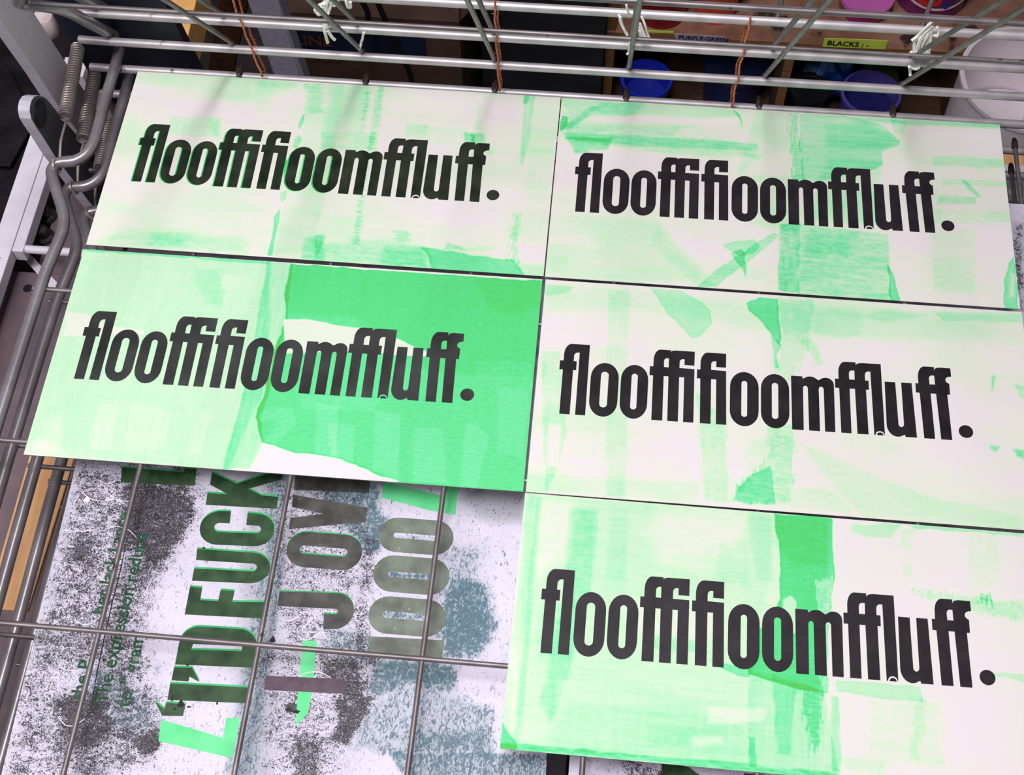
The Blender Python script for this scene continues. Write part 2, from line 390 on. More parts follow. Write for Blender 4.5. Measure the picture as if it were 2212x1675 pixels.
def ink(name, c1, c2, sc=60, rough=.45):
    return noise_mat(name, rgb(*c1), rgb(*c2), sc, rough=rough, detail=8, spots=(rgb(*[min(255, int(v*1.45)) for v in c2]), 420, .69), spec=.22)
def L_(ox, oy, s_, pts): return [(ox+x/s_, oy+y/s_) for x, y in pts]
def to_local(px, o_, th):      # points read off the photo -> mm on the sheet
    out = []
    for x, y in px:
        P = onz(x, y, o_[2]); dx, dy = P[0]-o_[0], P[1]-o_[1]; c, s_ = math.cos(-th), math.sin(-th)
        out.append((c*dx-s_*dy, s_*dx+c*dy))
    return out
def card(key, o_, th, dxy, strokes, inkmat, label, base=.07, basetex='h'):
    loc_ = (o_[0], o_[1], 0)
    sd = ord(key)*31
    loc_str = [(to_local(px, loc_, th), *r) for px, *r in strokes]
    def fn(X, Y):
        f = base*np.clip(3.4*(fbm(X/42, Y/17, 4, sd)-.27), 0, 2.4)
        f += .07*(fbm(X/18, Y/1.0, 3, sd+1)-.5)+.07*(fbm(X/1.2, Y/30, 3, sd+2)-.5)
        f = np.clip(f, 0, 2)
        for k, (poly, d, *r) in enumerate(loc_str):
            paint(f, X, Y, poly, d, *r, seed=sd+k*7+11)
        return np.clip(f, 0, 1.5)
    o = sheet('letterpress_print', 300, 149.9, .5, .8, CARD, {'ink': fn}, loc_, th, label, 'print', 'green washed letterpress prints')
    flat('lettering', letters(*dxy), .01, .09, inkmat, o)
    return o
A1 = lambda *p_: L_(180, 140, 3.988, p_); A2 = lambda *p_: L_(680, 160, 3.64, p_)
B1 = lambda *p_: L_(1170, 200, 2.1228, p_); C1 = lambda *p_: L_(40, 530, 1.9235, p_)
D1 = lambda *p_: L_(1130, 600, 2.0444, p_); E1 = lambda *p_: L_(1070, 1050, 1.937, p_)
strA = [
 (A1((470,50),(1450,110),(1900,150),(1860,200),(1300,330),(900,260),(520,150)), .16, 10, 'h'),
 (A1((1500,130),(1850,150),(1800,190),(1520,190)), .22, 4, 'm'),
 (A1((1560,220),(1640,200),(1520,480),(1470,420)), .1, 8, 'v'),
 (A1((755,440),(1190,455),(1170,620),(740,610)), .2, 1, 'v'),
 (A1((1090,470),(1185,470),(1160,610),(1110,560)), .16, 4, 'h'),
 (A1((1905,420),(1893,500),(1862,562),(1848,520),(1882,450)), .42, .4, 'e', .3),
 (A1((1850,600),(1882,640),(1835,725),(1806,712),(1818,650)), .36, .4, 'e', .3),
 (A1((1745,800),(1770,860),(1755,1000),(1728,980),(1725,860)), .9, .6, 'e', .3),
 (A1((1745,1085),(1745,1150),(1705,1195),(1690,1110)), .34, .5, 'e', .3),
 (A1((1700,1235),(1690,1330),(1655,1460),(1625,1645),(1588,1640),(1640,1410),(1645,1310)), .46, .4, 'e', .3),
 (A1((1900,160),(2250,180),(2150,800),(1980,1600),(1620,1640),(1720,1230),(1890,500)), .13, 1.5, 'h'),
 (A1((1930,170),(2060,170),(2050,420),(1925,420)), .25, 1.5, 'f'),
 (A1((290,1450),(640,1420),(1350,1495),(1420,1560),(1400,1640),(50,1550),(140,1500)), .24, 5, 'mh'),
 (A1((620,1450),(900,1480),(860,1570),(560,1580)), .22, 5, 'm'),
 (A1((1900,1500),(2074,1460),(2074,1700),(1880,1670)), .3, 2, 'hm'),
 (A1((380,560),(440,430),(470,600),(400,700)), .1, 7, ''),
 (A2((140,80),(430,100),(385,440),(60,450)), .22, 4, 'h'),
 (A2((55,452),(400,455),(505,462),(480,600),(40,590)), .26, 1.2, 'm'),
 (A2((520,95),(548,105),(500,420),(440,600),(370,1000),(345,1340),(300,1350),(350,1000),(430,500),(480,200)), .34, .8, 'f'),
 (A2((415,100),(432,102),(385,450),(372,450)), .3, .5, 'f'),
 (A2((715,390),(890,400),(870,500),(712,495)), .2, 1, 'h'),
 (A2((870,405),(1200,435),(1180,620),(880,520)), .1, 1, 'm'),
 (A2((1172,452),(1330,462),(1345,540),(1250,552),(1185,540)), .42, .8, 'm'),
 (A2((1230,470),(1262,480),(1262,545),(1240,545)), .5, .8, ''),
 (A2((1285,220),(1330,225),(1305,455),(1262,440)), .2, .7, 'f'),
 (A2((1330,540),(1410,590),(1390,640),(1300,600)), .2, 1, 'm'),
 (A2((1645,158),(1740,165),(1722,240),(1690,500),(1640,720),(1608,700),(1640,330)), .28, .7, 'v'),
 (A2((1645,158),(1695,160),(1680,232),(1640,236)), .45, .5, ''),
 (A2((1700,165),(1930,190),(1830,1000),(1640,1000),(1690,500)), .1, 1.5, 'h'),
 (A2((1560,1105),(1610,1100),(1590,1480),(1528,1460)), .3, .6, 'F'),
 (A2((1180,560),(1900,580),(1900,640),(1380,640)), .1, 3, 'h'),
 (A2((0,1310),(540,1310),(860,1370),(900,1550),(0,1470)), .26, 4, 'hm'),
 (A2((0,1265),(85,1270),(25,1430),(0,1440)), .26, .7, 'e'),
 (A2((555,1370),(850,1365),(910,1440),(920,1545),(470,1520)), .3, 4, 'm'),
 (A2((830,1362),(1020,1392),(1560,1468),(1620,1540),(1655,1600),(920,1545),(905,1440)), .62, 1.2, 'e'),
 (A2((1040,1325),(1165,1365),(1160,1392),(1020,1380)), .35, .8, 'm'),
 (A2((1150,1370),(1470,1345),(1400,1385),(1160,1400)), .18, 1, 'h'),
 (A2((1560,1480),(1830,1510),(1800,1602),(1650,1600)), .2, 1.5, 'h'),
 (A2((620,1215),(725,1240),(745,1310),(650,1330)), .26, .8, 'f'),
 (A2((0,1095),(300,1120),(290,1300),(0,1260)), .08, 3, 'h'),
]
strB = [
 (B1((90,28),(260,38),(470,50),(420,130),(240,110),(90,170)), .26, 3, 'm'),
 (B1((230,60),(270,70),(120,175),(100,160)), .3, 1.2, 'm'),
 (B1((95,105),(118,112),(118,140),(100,170),(84,178)), .55, .4, 'e'),
 (B1((90,140),(700,150),(900,215),(1000,300),(600,290),(100,200)), .26, 3, 'mh'),
 (B1((112,205),(330,212),(300,262),(150,280),(130,235)), .5, 1, 'm'),
 (B1((110,185),(400,195),(990,232),(990,262),(600,255),(110,215)), .35, 1.5, 'h'),
 (B1((220,112),(430,108),(700,122),(905,108),(905,128),(600,140),(420,136),(220,130)), -.8, 1, ''),
 (B1((650,160),(900,130),(905,225),(600,200)), -.5, 2, 'm'),
 (B1((260,40),(700,52),(880,80),(905,112),(700,118),(420,100),(260,96)), .22, 2, ''),
 (B1((880,80),(905,100),(920,160),(905,130)), .6, .6, ''),
 (B1((985,88),(1135,92),(1145,260),(1000,300),(900,380)), .15, 2, 'v'),
 (B1((1130,90),(1175,94),(1180,250),(1205,420),(1150,400),(1140,200)), .45, .8, 'F'),
 (B1((1190,95),(1390,108),(1560,150),(1645,225),(1640,245),(1560,268),(1560,330),(1500,360),(1200,420),(1180,250)), .36, .7, 'eh'),
 (B1((1300,140),(1480,130),(1640,225),(1560,262),(1300,250)), .14, 2, 'v'),
 (B1((1380,108),(2112,142),(2105,168),(1700,150),(1500,135)), .4, 1.5, ''),
 (B1((1600,120),(1676,140),(1660,195),(1620,180)), .22, .8, 'e'),
 (B1((1680,160),(2110,165),(2120,300),(1700,290)), -.6, 3, ''),
 (B1((1800,288),(2125,305),(2128,345),(1790,332)), .18, 1, 'mh'),
 (B1((1840,395),(2140,408),(2142,432),(1830,422)), .2, 1, 'h'),
 (B1((1828,472),(1992,480),(1992,515),(1815,512)), .3, .8, 'm'),
 (B1((1790,530),(2145,545),(2150,595),(1800,600)), .18, 1.5, 'mh'),
 (B1((1925,395),(1950,402),(2012,470),(2000,482),(1955,440)), .4, .8, ''),
 (B1((1700,430),(1840,440),(1830,620),(1700,640)), .1, 2, 'h'),
 (B1((30,560),(520,590),(660,760),(760,880),(25,850)), .13, 4, 'mh'),
 (B1((495,700),(530,590),(720,790),(790,880),(690,870)), .14, 3, 'v'),
 (B1((1085,650),(1030,710),(850,850),(800,895),(710,885),(840,790),(1060,640)), .36, .8, 'eh'),
 (B1((830,700),(900,680),(975,672),(1000,700),(965,740),(900,745),(850,720)), .34, .6, 'e'),
 (B1((870,740),(915,720),(935,740),(935,845),(915,800)), .45, .5, 'e'),
 (B1((940,380),(1180,380),(1180,650),(950,600)), .18, 2, 'v'),
 (B1((1090,600),(1185,600),(1180,925),(1085,905)), .5, .8, 'vm'),
 (B1((1180,600),(1590,650),(1598,960),(1178,925)), .36, 1.5, 'mh'),
 (B1((1210,640),(1430,650),(1400,760),(1210,740)), .22, 4, 'h'),
 (B1((1590,790),(1615,830),(1642,965),(1600,960)), .6, .6, 'e'),
 (B1((2165,752),(2138,782),(2135,810),(2122,870),(2115,960),(2125,992),(2188,995),(2175,830)), .55, .5, 'e'),
 (B1((2150,830),(2165,830),(2168,930),(2145,940)), -.6, 1.5, ''),
 (B1((1780,640),(1990,620),(1985,930),(1800,900)), .14, 2, 'mh'),
 (B1((1310,300),(1560,320),(1560,600),(1200,600)), .22, 3, 'h'),
]
strC = [
 (C1((262,12),(1050,68),(1040,560),(870,940),(10,865)), .2, 1.2, 'v'),
 (C1((262,12),(1050,68),(900,800),(870,940),(10,865)), .12, 4, 'h'),
 (C1((1035,68),(1138,78),(1122,250),(1112,330),(1080,440),(1045,590),(1000,720),(1020,820),(960,925),(850,930),(960,500)), .4, .8, 'v'),
 (C1((1130,78),(2192,150),(2112,1030),(1560,990),(1440,925),(1260,870),(1150,860),(1015,818),(985,720),(1030,590),(1065,440),(1112,310),(1108,200)), .86, .6, 'e'),
 (C1((1130,78),(2192,150),(2150,560),(1700,520),(1400,300),(1130,280)), .14, 3, 'v'),
 (C1((1900,130),(2180,150),(2170,250),(2050,300),(1950,260)), .14, 3, 'm'),
 (C1((1100,305),(1200,308),(1400,342),(1560,385),(1700,445),(1690,462),(1560,458),(1400,440),(1110,450)), -.82, .5, 'e'),
 (C1((200,278),(280,288),(400,340),(520,352),(520,372),(400,372),(185,375)), -.62, .7, ''),
 (C1((1018,820),(1150,862),(1205,868),(1300,905),(1440,945),(1580,980),(1560,990),(1000,935),(990,900)), -.92, .6, ''),
 (C1((20,840),(90,800),(200,870),(10,866)), -.5, 3, ''),
 (C1((262,12),(1050,66),(1040,78),(262,24)), .4, .3, ''),
 (C1((730,100),(850,110),(850,250),(780,240),(740,170)), .12, 1.5, 'm'),
 (C1((840,120),(930,130),(900,190),(840,180)), -.25, 2, ''),
 (C1((1000,700),(1060,668),(1140,680),(1155,740),(1050,850),(1150,862),(1020,820),(1080,730),(1040,720),(1010,740)), -.1, .6, ''),
 (C1((1240,660),(1330,668),(1320,900),(1230,880)), -.13, .5, ''), (C1((1290,740),(1400,750),(1390,960),(1300,930)), -.13, .5, ''),
 (C1((1480,690),(1590,700),(1575,970),(1470,940)), -.13, .5, ''), (C1((1640,760),(1760,760),(1780,990),(1640,980)), -.12, .5, ''),
 (C1((1860,740),(1900,740),(1960,790),(1900,1010),(1830,1000)), -.13, .5, ''), (C1((1990,590),(2120,600),(2100,880),(1990,860)), -.1, .5, ''),
 (C1((1180,620),(1500,640),(1480,690),(1180,680)), -.1, 1, ''), (C1((1900,480),(2140,490),(2120,560),(1900,550)), -.08, 1, ''),
 (C1((100,720),(180,700),(180,860),(80,860)), -.25, .5, ''), (C1((330,660),(420,660),(390,850),(290,850)), -.22, .5, ''),
 (C1((470,650),(640,690),(600,850),(440,850)), -.2, .5, ''), (C1((740,680),(800,690),(760,870),(690,870)), -.18, .5, ''),
]
strD = [
 (D1((100,30),(225,40),(200,62),(110,75)), .28, 1.5, 'e'),
 (D1((100,60),(400,45),(900,90),(1290,100),(2210,160),(2212,300),(1500,270),(1000,230),(500,140),(100,150)), .14, 5, 'h'),
 (D1((565,50),(700,60),(790,110),(832,150),(836,205),(770,262),(745,268),(700,220),(630,150)), .3, .6, 'e'),
 (D1((990,115),(1040,85),(1128,92),(1135,300),(1095,250),(1060,200),(1000,150)), .6, .6, 'e'),
 (D1((1135,300),(1120,340),(1130,400),(1115,400),(1095,250)), .4, .6, 'e'),
 (D1((1130,92),(1290,100),(1255,330),(1180,460),(1100,420),(1140,300)), .22, 1, 'F'),
 (D1((1280,130),(1500,140),(1480,260),(1290,260)), .14, 2, 'f'),
 (D1((1080,650),(1190,650),(1190,1005),(920,990),(940,930),(1080,800)), .3, .8, 'Fm'),
 (D1((945,935),(1000,880),(1095,830),(1110,1000),(990,1005),(925,985)), .36, .6, 'e'),
 (D1((975,760),(1090,680),(1090,800),(960,940),(945,900),(980,840)), .12, .8, 'F'),
 (D1((765,500),(900,640),(905,1000),(800,990)), .22, 1, 'mv'),
 (D1((375,50),(470,60),(455,985),(365,960)), .16, 1, 'vm'),
 (D1((80,330),(165,330),(195,700),(160,830),(100,960),(85,600)), .22, .8, 'vm'),
 (D1((110,640),(165,650),(160,840),(115,830)), -.7, 1, ''),
 (D1((10,862),(400,890),(780,900),(785,1005),(8,940)), .14, 2, 'h'),
 (D1((1240,740),(1450,830),(1800,975),(2080,1030),(2210,1060),(2210,1120),(1500,1060),(1440,980),(1350,900)), .14, 2, 'e'),
 (D1((1190,930),(1330,940),(1450,1010),(1450,1040),(1200,1010)), .12, 2, 'e'),
 (D1((2070,430),(2086,430),(2080,500),(2070,500)), .5, 1, ''), (D1((2058,738),(2110,746),(2090,772),(2060,758)), .5, .8, ''),
 (D1((2170,470),(2212,480),(2212,545),(2190,520)), .4, 2, 'm'), (D1((2160,760),(2212,765),(2212,805),(2180,790)), .5, 1, 'm'),
 (D1((1820,150),(2205,162),(2205,198),(1850,188)), .22, 1, 'h'),
 (D1((1600,140),(1830,160),(1600,200),(1500,170)), .2, 2, 'h'),
 (D1((190,320),(380,300),(370,800),(200,780)), .06, 3, 'h'),
 (D1((1210,260),(1290,280),(1330,380),(1300,380),(1250,300)), .26, .6, 'F'),
]
strE = [
 (E1((125,30),(700,70),(1170,110),(1400,130),(1380,860),(1440,1240),(15,1110),(30,900),(80,500)), .18, 2, 'h'),
 (E1((125,30),(1170,110),(1100,800),(1060,1170),(15,1110)), .08, 3, 'v'),
 (E1((310,90),(430,100),(400,450),(330,700),(230,1000),(190,900),(280,500)), .22, 2, 'vm'),
 (E1((180,60),(320,70),(310,300),(250,320),(160,400)), -.5, 4, 'm'),
 (E1((60,700),(130,600),(110,1060),(60,1040)), -.5, 5, 'm'),
 (E1((690,90),(1040,120),(1040,300),(700,330),(640,200)), -.5, 8, 'm'),
 (E1((530,480),(900,480),(960,640),(560,620)), -.45, 5, 'm'),
 (E1((200,500),(330,500),(300,700),(180,720)), .16, 4, 'v'),
 (E1((300,900),(900,960),(1060,1000),(1060,1160),(200,1090)), .1, 4, 'm'),
 (E1((480,90),(560,95),(540,400),(470,400)), .1, 2, 'v'),
 (E1((940,250),(1060,230),(1060,420),(900,400)), .1, 1.5, 'f'),
 (E1((1060,112),(1160,125),(1165,400),(1100,400),(1065,250)), .12, .6, 'v'),
 (E1((1165,118),(1410,134),(1418,400),(1400,560),(1390,870),(1260,850),(1060,785),(1062,640),(1150,560),(1190,480),(1195,300)), .72, .7, 'e'),
 (E1((1165,118),(1400,134),(1390,330),(1240,330),(1180,250)), .2, 3, 'm'),
 (E1((1340,400),(1420,380),(1440,1180),(1370,1160),(1360,700)), -.42, .8, 'F'),
 (E1((1205,480),(1235,458),(1262,490),(1262,620),(1200,620)), -.65, .6, ''),
 (E1((600,620),(860,655),(905,700),(700,700)), .16, .8, 'e'), (E1((900,730),(1075,765),(1060,800),(960,775)), .4, .8, 'e'),
 (E1((1060,780),(1380,860),(1440,1220),(1060,1165)), .2, 1, 'v'),
 (E1((1160,790),(1370,850),(1260,860),(1230,1130),(1180,1120)), .25, .8, 'v'),
 (E1((1285,850),(1375,860),(1345,1110),(1325,1120),(1300,1000)), .4, .7, 'F'),
 (E1((1400,870),(1432,880),(1450,1200),(1410,1190)), .38, .7, 'v'),
 (E1((1062,1050),(1092,1055),(1092,1180),(1062,1175)), .35, .4, ''),
 (E1((0,1070),(80,1075),(500,1115),(1060,1165),(1440,1205),(1440,1245),(500,1140),(10,1108)), .5, .8, 'mh'),
 (E1((20,985),(50,1030),(95,1075),(90,1100),(12,1100)), .5, .7, 'e'),
 (E1((130,35),(190,45),(150,500),(110,1060),(70,1060),(110,500)), .1, 1, 'v'),
 (E1((172,45),(195,48),(120,900),(85,1060),(78,1050)), .14, .6, 'v'),
 (E1((900,925),(1120,930),(1140,950),(1120,985),(890,995)), -.45, .8, ''), (E1((820,1050),(950,1048),(955,1085),(830,1090)), -.6, 2, ''),
 (E1((660,1010),(960,1000),(940,1100),(650,1090)), .1, 5, ''),
 (E1((1740,435),(1990,465),(2212,490),(2212,570),(1990,530),(1800,470)), .3, .8, 'F'),
 (E1((2040,460),(2070,460),(2080,500),(2030,490)), .5, .8, 'F'),
 (E1((1490,165),(1700,160),(1650,215),(1500,200)), .28, 1, 'e'), (E1((1700,185),(1765,180),(1745,275),(1690,250)), .14, 1, 'm'),
 (E1((1425,815),(1780,840),(1792,905),(1650,895),(1430,860)), .3, .7, 'e'), (E1((2060,782),(2212,790),(2212,825),(2110,800)), .28, .7, 'e'),
 (E1((1560,905),(1870,900),(1880,1190),(1560,1160)), .12, 2, 'mv'), (E1((1740,900),(1800,900),(1780,1160),(1740,1150)), .14, 1, 'F'),
 (E1((1980,200),(2110,210),(2110,420),(1985,440)), .1, 1, 'm'), (E1((1710,320),(1745,320),(1745,375),(1705,370)), .14, .6, ''),
 (E1((1720,158),(2212,195),(2212,212),(1760,176)), .34, .6, 'e'),
 (E1((1450,1130),(1640,1160),(1630,1220),(1460,1190)), .2, 2, 'v'),
]
INK_A = ink('green_black_ink', (22, 33, 26), (50, 57, 44)); INK_P = ink('plum_black_ink', (31, 25, 31), (46, 39, 46)); INK_K = ink('black_ink', (22, 18, 23), (38, 33, 38))
INK_C = ink('grey_black_ink', (40, 37, 38), (66, 68, 68), 25); INK_G = ink('bright_green_ink', (60, 190, 96), (80, 214, 120))
kA = card('A', (0, 0), 0, (1.0, -.6), strA, INK_A, 'back left green washed print, pale, its black word edged in bright green', .11)
u_ = flat('underprint', letters(.2, -.95, range(0, 7)), .005, .045, INK_G, kA); u_['label'] = 'bright green lettering showing along the left edges of the black word'
card('B', (300.74, -.25), .0014, (-1.2, -1.2), strB, INK_P, 'back right green washed print with horizontal brush bands and a wavy leaf shape', .1)
card('C', (-.44, -153.63), .0044, (.3, -.5), strC, INK_C, 'most strongly green print, its right half solid bright green, below the back left print', .0)
card('D', (301.6, -152.25), .0013, (-1.3, -.9), strD, INK_K, 'palest green washed print, in the middle of the right column', .09)
card('E', (301.47, -302.9), -.0034, (0, 0), strE, INK_P, 'front print of the right column, with a broad bright green stroke down its middle', .05)

# ------------------------------------------------------------------ the two dark posters on the shelf below
def poster_mat():
    m, nt, N, L, B = newmat('distressed_poster_paper')
    tc = N.new('ShaderNodeTexCoord')
    def at(n_): a = N.new('ShaderNodeAttribute'); a.attribute_name = n_; return a.outputs['Fac']
    def mp(st_):
        p_ = N.new('ShaderNodeMapping'); p_.inputs['Scale'].default_value = st_; L.new(tc.outputs['Object'], p_.inputs[0]); return p_.outputs[0]
    def nz(scale, det, dist, st_=(1, 1, 1)):
        n = N.new('ShaderNodeTexNoise'); n.inputs['Scale'].default_value = scale; n.inputs['Detail'].default_value = det; n.inputs['Distortion'].default_value = dist
        L.new(mp(st_), n.inputs['Vector']); return n.outputs['Fac']
    def ma(op, a, b, clamp=False):
        n = N.new('ShaderNodeMath'); n.operation = op; n.use_clamp = clamp
        for i, v in enumerate((a, b)):
            if isinstance(v, (int, float)): n.inputs[i].default_value = v
            else: L.new(v, n.inputs[i])
        return n.outputs[0]
    def mix(f, a, b):
        n = N.new('ShaderNodeMix'); n.data_type = 'RGBA'
        L.new(f, n.inputs[0])
        for i, v in ((6, a), (7, b)):
            if isinstance(v, tuple): n.inputs[i].default_value = v
            else: L.new(v, n.inputs[i])
        return n.outputs[2]
    base = mix(nz(30, 4, 0), rgb(216, 208, 226), rgb(238, 228, 248))
    base = mix(ma('MULTIPLY', at('grey'), .8, True), base, rgb(150, 156, 160))
    tn = nz(520, 3, 1.6, (1, .5, 1))
    tm = ma('MULTIPLY', ma('SUBTRACT', ma('ADD', tn, ma('MULTIPLY', at('teal'), .30)), .60), 7, True)
    col = mix(ma('MULTIPLY', tm, .85), mix(ma('MULTIPLY', at('teal'), .9, True), base, rgb(128, 158, 168)), rgb(62, 100, 116))
    bn = ma('ADD', ma('MULTIPLY', nz(480, 3, 2.6), .8), ma('MULTIPLY', nz(110, 5, .6), .2))
    bm = ma('MULTIPLY', ma('SUBTRACT', ma('ADD', bn, ma('MULTIPLY', at('black'), .37)), .655), 12, True)
    rd = ma('ABSOLUTE', ma('SUBTRACT', nz(230, 3, 3.5), .5), 0)
    scr = ma('SUBTRACT', 1.0, ma('MULTIPLY', rd, 45), True)
    bm = ma('MULTIPLY', bm, ma('SUBTRACT', 1.0, ma('MULTIPLY', scr, .8)), True)
    col = mix(bm, mix(ma('MULTIPLY', at('black'), .35, True), col, rgb(128, 122, 134)), rgb(40, 31, 42))
    L.new(col, B.inputs['Base Color']); B.inputs['Roughness'].default_value = .5; B.inputs['Specular IOR Level'].default_value = .35
    bp = N.new('ShaderNodeBump'); bp.inputs['Strength'].default_value = .25; bp.inputs['Distance'].default_value = .0004
    L.new(bn, bp.inputs['Height']); L.new(bp.outputs[0], B.inputs['Normal'])
    return m
POST = poster_mat()
ZP = -27.75
P6 = lambda *p_: L_(100, 980, 2.41, p_); P7 = lambda *p_: L_(560, 1000, 2.4817, p_)
def poster(o_, th, w_, h_, black, teal, grey, label):
    loc_ = (o_[0], o_[1], ZP)
    def f(lst, seed, b0):
        lst = [(to_local(px, loc_, th), *r) for px, *r in lst]
        def g(X, Y):
            v = b0*2*fbm(X/22, Y/22, 4, seed)
            for k, (poly, d, *r) in enumerate(lst): paint(v, X, Y, poly, d, *r, seed=seed+k*5)
            return np.clip(v, 0, 1.2)
        return g
    return sheet('printed_poster', w_, h_, .8, .35, POST, {'black': f(black, 3, .06), 'teal': f(teal, 40, .03), 'grey': f(grey, 80, .1)}, loc_, th, label, 'poster', None)
bl = [(P6((150,30),(400,50),(800,70),(790,320),(700,500),(600,660),(540,760),(540,920),(560,1200),(610,1430),(560,1600),(250,1760),(-250,1700),(-60,900),(60,420)), .5, 12, 'm', 3),
 (P6((60,100),(130,60),(100,400),(-60,900),(-60,700)), -.5, 8, 'm'),
 (P6((520,150),(700,170),(790,300),(700,470),(640,560),(540,640),(500,500),(400,480),(400,300),(440,160)), .32, 5, 'm', 3),
 (P6((430,160),(560,160),(540,330),(440,420)), .3, 4, 'm', 2),
 (P6((80,1260),(300,1270),(320,1440),(220,1520),(60,1500)), .42, 6, 'm', 3), (P6((560,1430),(600,1420),(610,1500),(520,1570),(480,1500)), .5, 3, 'm', 2),
 (P6((130,440),(230,440),(230,560),(130,540)), .25, 5, 'm'), (P6((50,1130),(300,1120),(320,1230),(0,1250)), -.4, 10, 'm'),
 (P6((-60,1420),(60,1420),(60,1700),(-120,1700)), -.2, 10, 'm'),
 (P7((0,70),(560,90),(600,160),(640,460),(560,560),(560,800),(640,1050),(640,1250),(480,1500),(480,1720),(60,1720),(-60,1200)), .36, 14, 'm', 3),
 (P7((550,560),(640,560),(600,960),(680,1010),(650,1090),(560,1080),(520,820)), .3, 4, 'm', 2),
 (P7((430,1290),(620,1250),(560,1400),(480,1520),(400,1500),(420,1400)), .6, 4, 'm', 2), (P7((340,1060),(560,1060),(560,1260),(460,1280),(380,1200)), .4, 5, 'm', 2),
 (P7((200,1450),(330,1480),(330,1700),(200,1700)), .35, 5, 'm', 2), (P7((150,1310),(225,1310),(225,1345),(150,1340)), .9, 1, '', 1),
 (P7((560,380),(630,420),(620,560),(560,560)), .3, 4, 'm'), (P7((1150,200),(1380,180),(1400,330),(1200,330)), .12, 4, 'm'),
 (P7((0,560),(130,570),(120,980),(-30,960)), -.3, 8, '')]
tl = [(P6((1170,90),(1260,100),(1240,560),(1090,1675),(925,1675),(1000,1290),(1060,860),(1140,500)), .42, 1.5, 'v', .4),
 (P7((300,120),(640,120),(640,470),(560,480),(450,340),(330,260)), .75, 4, 'm', 2), (P7((640,300),(700,280),(640,460),(600,480)), .7, 3, 'm'),
 (P7((990,680),(1080,630),(1200,640),(1260,740),(1250,930),(1190,1030),(990,1030),(960,900)), .85, 5, 'm', 2),
 (P7((700,390),(970,390),(970,420),(700,420)), .3, 2, 'm'), (P7((700,590),(940,590),(940,620),(690,620)), .9, 2, 'm'), (P7((650,800),(900,800),(900,840),(650,840)), .6, 2, 'm'),
 (P7((980,450),(1200,450),(1150,640),(1020,640)), .35, 6, 'm', 2), (P7((360,900),(570,900),(600,1050),(420,1060),(350,980)), .5, 4, 'm', 2),
 (P7((650,1060),(1060,1080),(1045,1215),(800,1200),(640,1255),(590,1230)), .8, 3, 'm', 1.5),
 (P7((640,1270),(860,1190),(1230,1300),(1260,1440),(1250,1570),(700,1555),(500,1530),(540,1400)), .42, 3, 'v', 1.5),
 (P7((820,1440),(1240,1440),(1240,1570),(800,1560)), .25, 4, 'v'), (P7((700,1560),(1300,1555),(1560,1560),(1560,1720),(780,1720)), .6, 1.5, 'v', 1),
 (P6((200,1120),(400,1130),(540,1300),(520,1450),(400,1470),(330,1320),(220,1240)), .5, 6, 'm', 3)]
gr = [(P7((1080,110),(1440,150),(1440,330),(1200,300),(1080,200)), .7, 6, ''), (P7((-60,60),(140,60),(60,1700),(-160,1700)), .5, 6, 'v'),
 (P6((60,60),(200,60),(100,500),(-60,1000),(-100,900)), .35, 8, 'm'), (P7((140,60),(640,80),(640,180),(140,200)), .5, 8, ''), (P6((700,80),(1200,100),(1100,700),(900,700)), .15, 10, '')]
th = math.radians(1.9)
p1 = poster((13.5, -50), th, 299, 462, bl, tl, gr, 'large distressed grey and black poster with green-black capitals, under the left print')
bl2 = [(L_(1150, 1600, 4.424, ((790,150),(1530,250),(1540,420),(900,420),(870,300),(800,220))), .55, 2.5, 'm', 1.5), (L_(2052, 200, 2.99, ((420,850),(479,830),(479,1400),(430,1390),(400,1100))), .5, 3, 'm', 2)]
gr2 = [(L_(2052, 200, 2.99, ((390,830),(479,830),(479,1500),(400,1500))), .5, 3, '')]
p2 = poster((338.5, -45), 0, 297, 455, bl2, [], gr2, 'pale poster showing at the right edge and below the front print')
def caps(name, polys, z0, z1, mat, parent, label=None, shift=(0, 0)):
    G = []; lo_ = parent.location; th_ = parent.rotation_euler.z; c, s_ = math.cos(-th_), math.sin(-th_)
    def T(p_):
        dx, dy = p_[0]+shift[0]-lo_.x*1000, p_[1]+shift[1]-lo_.y*1000; return (c*dx-s_*dy, s_*dx+c*dy)
    for o_ in polys:
        ol, hs = o_ if isinstance(o_, tuple) else (o_, [])
        G.append(([T(p_) for p_ in ol], [[T(p_) for p_ in h] for h in hs]))
    r = flat(name, G, z0, z1, mat, parent)
    if label: r['label'] = label
    return r
def rstad(x0, x1, yc, hh, n=10):     # a capital O lying on its side
    r = min(hh, (x1-x0)/2)
    return arc(x1-r, yc, r, hh, -90, 90, n)+arc(x0+r, yc, r, hh, 90, 270, n)
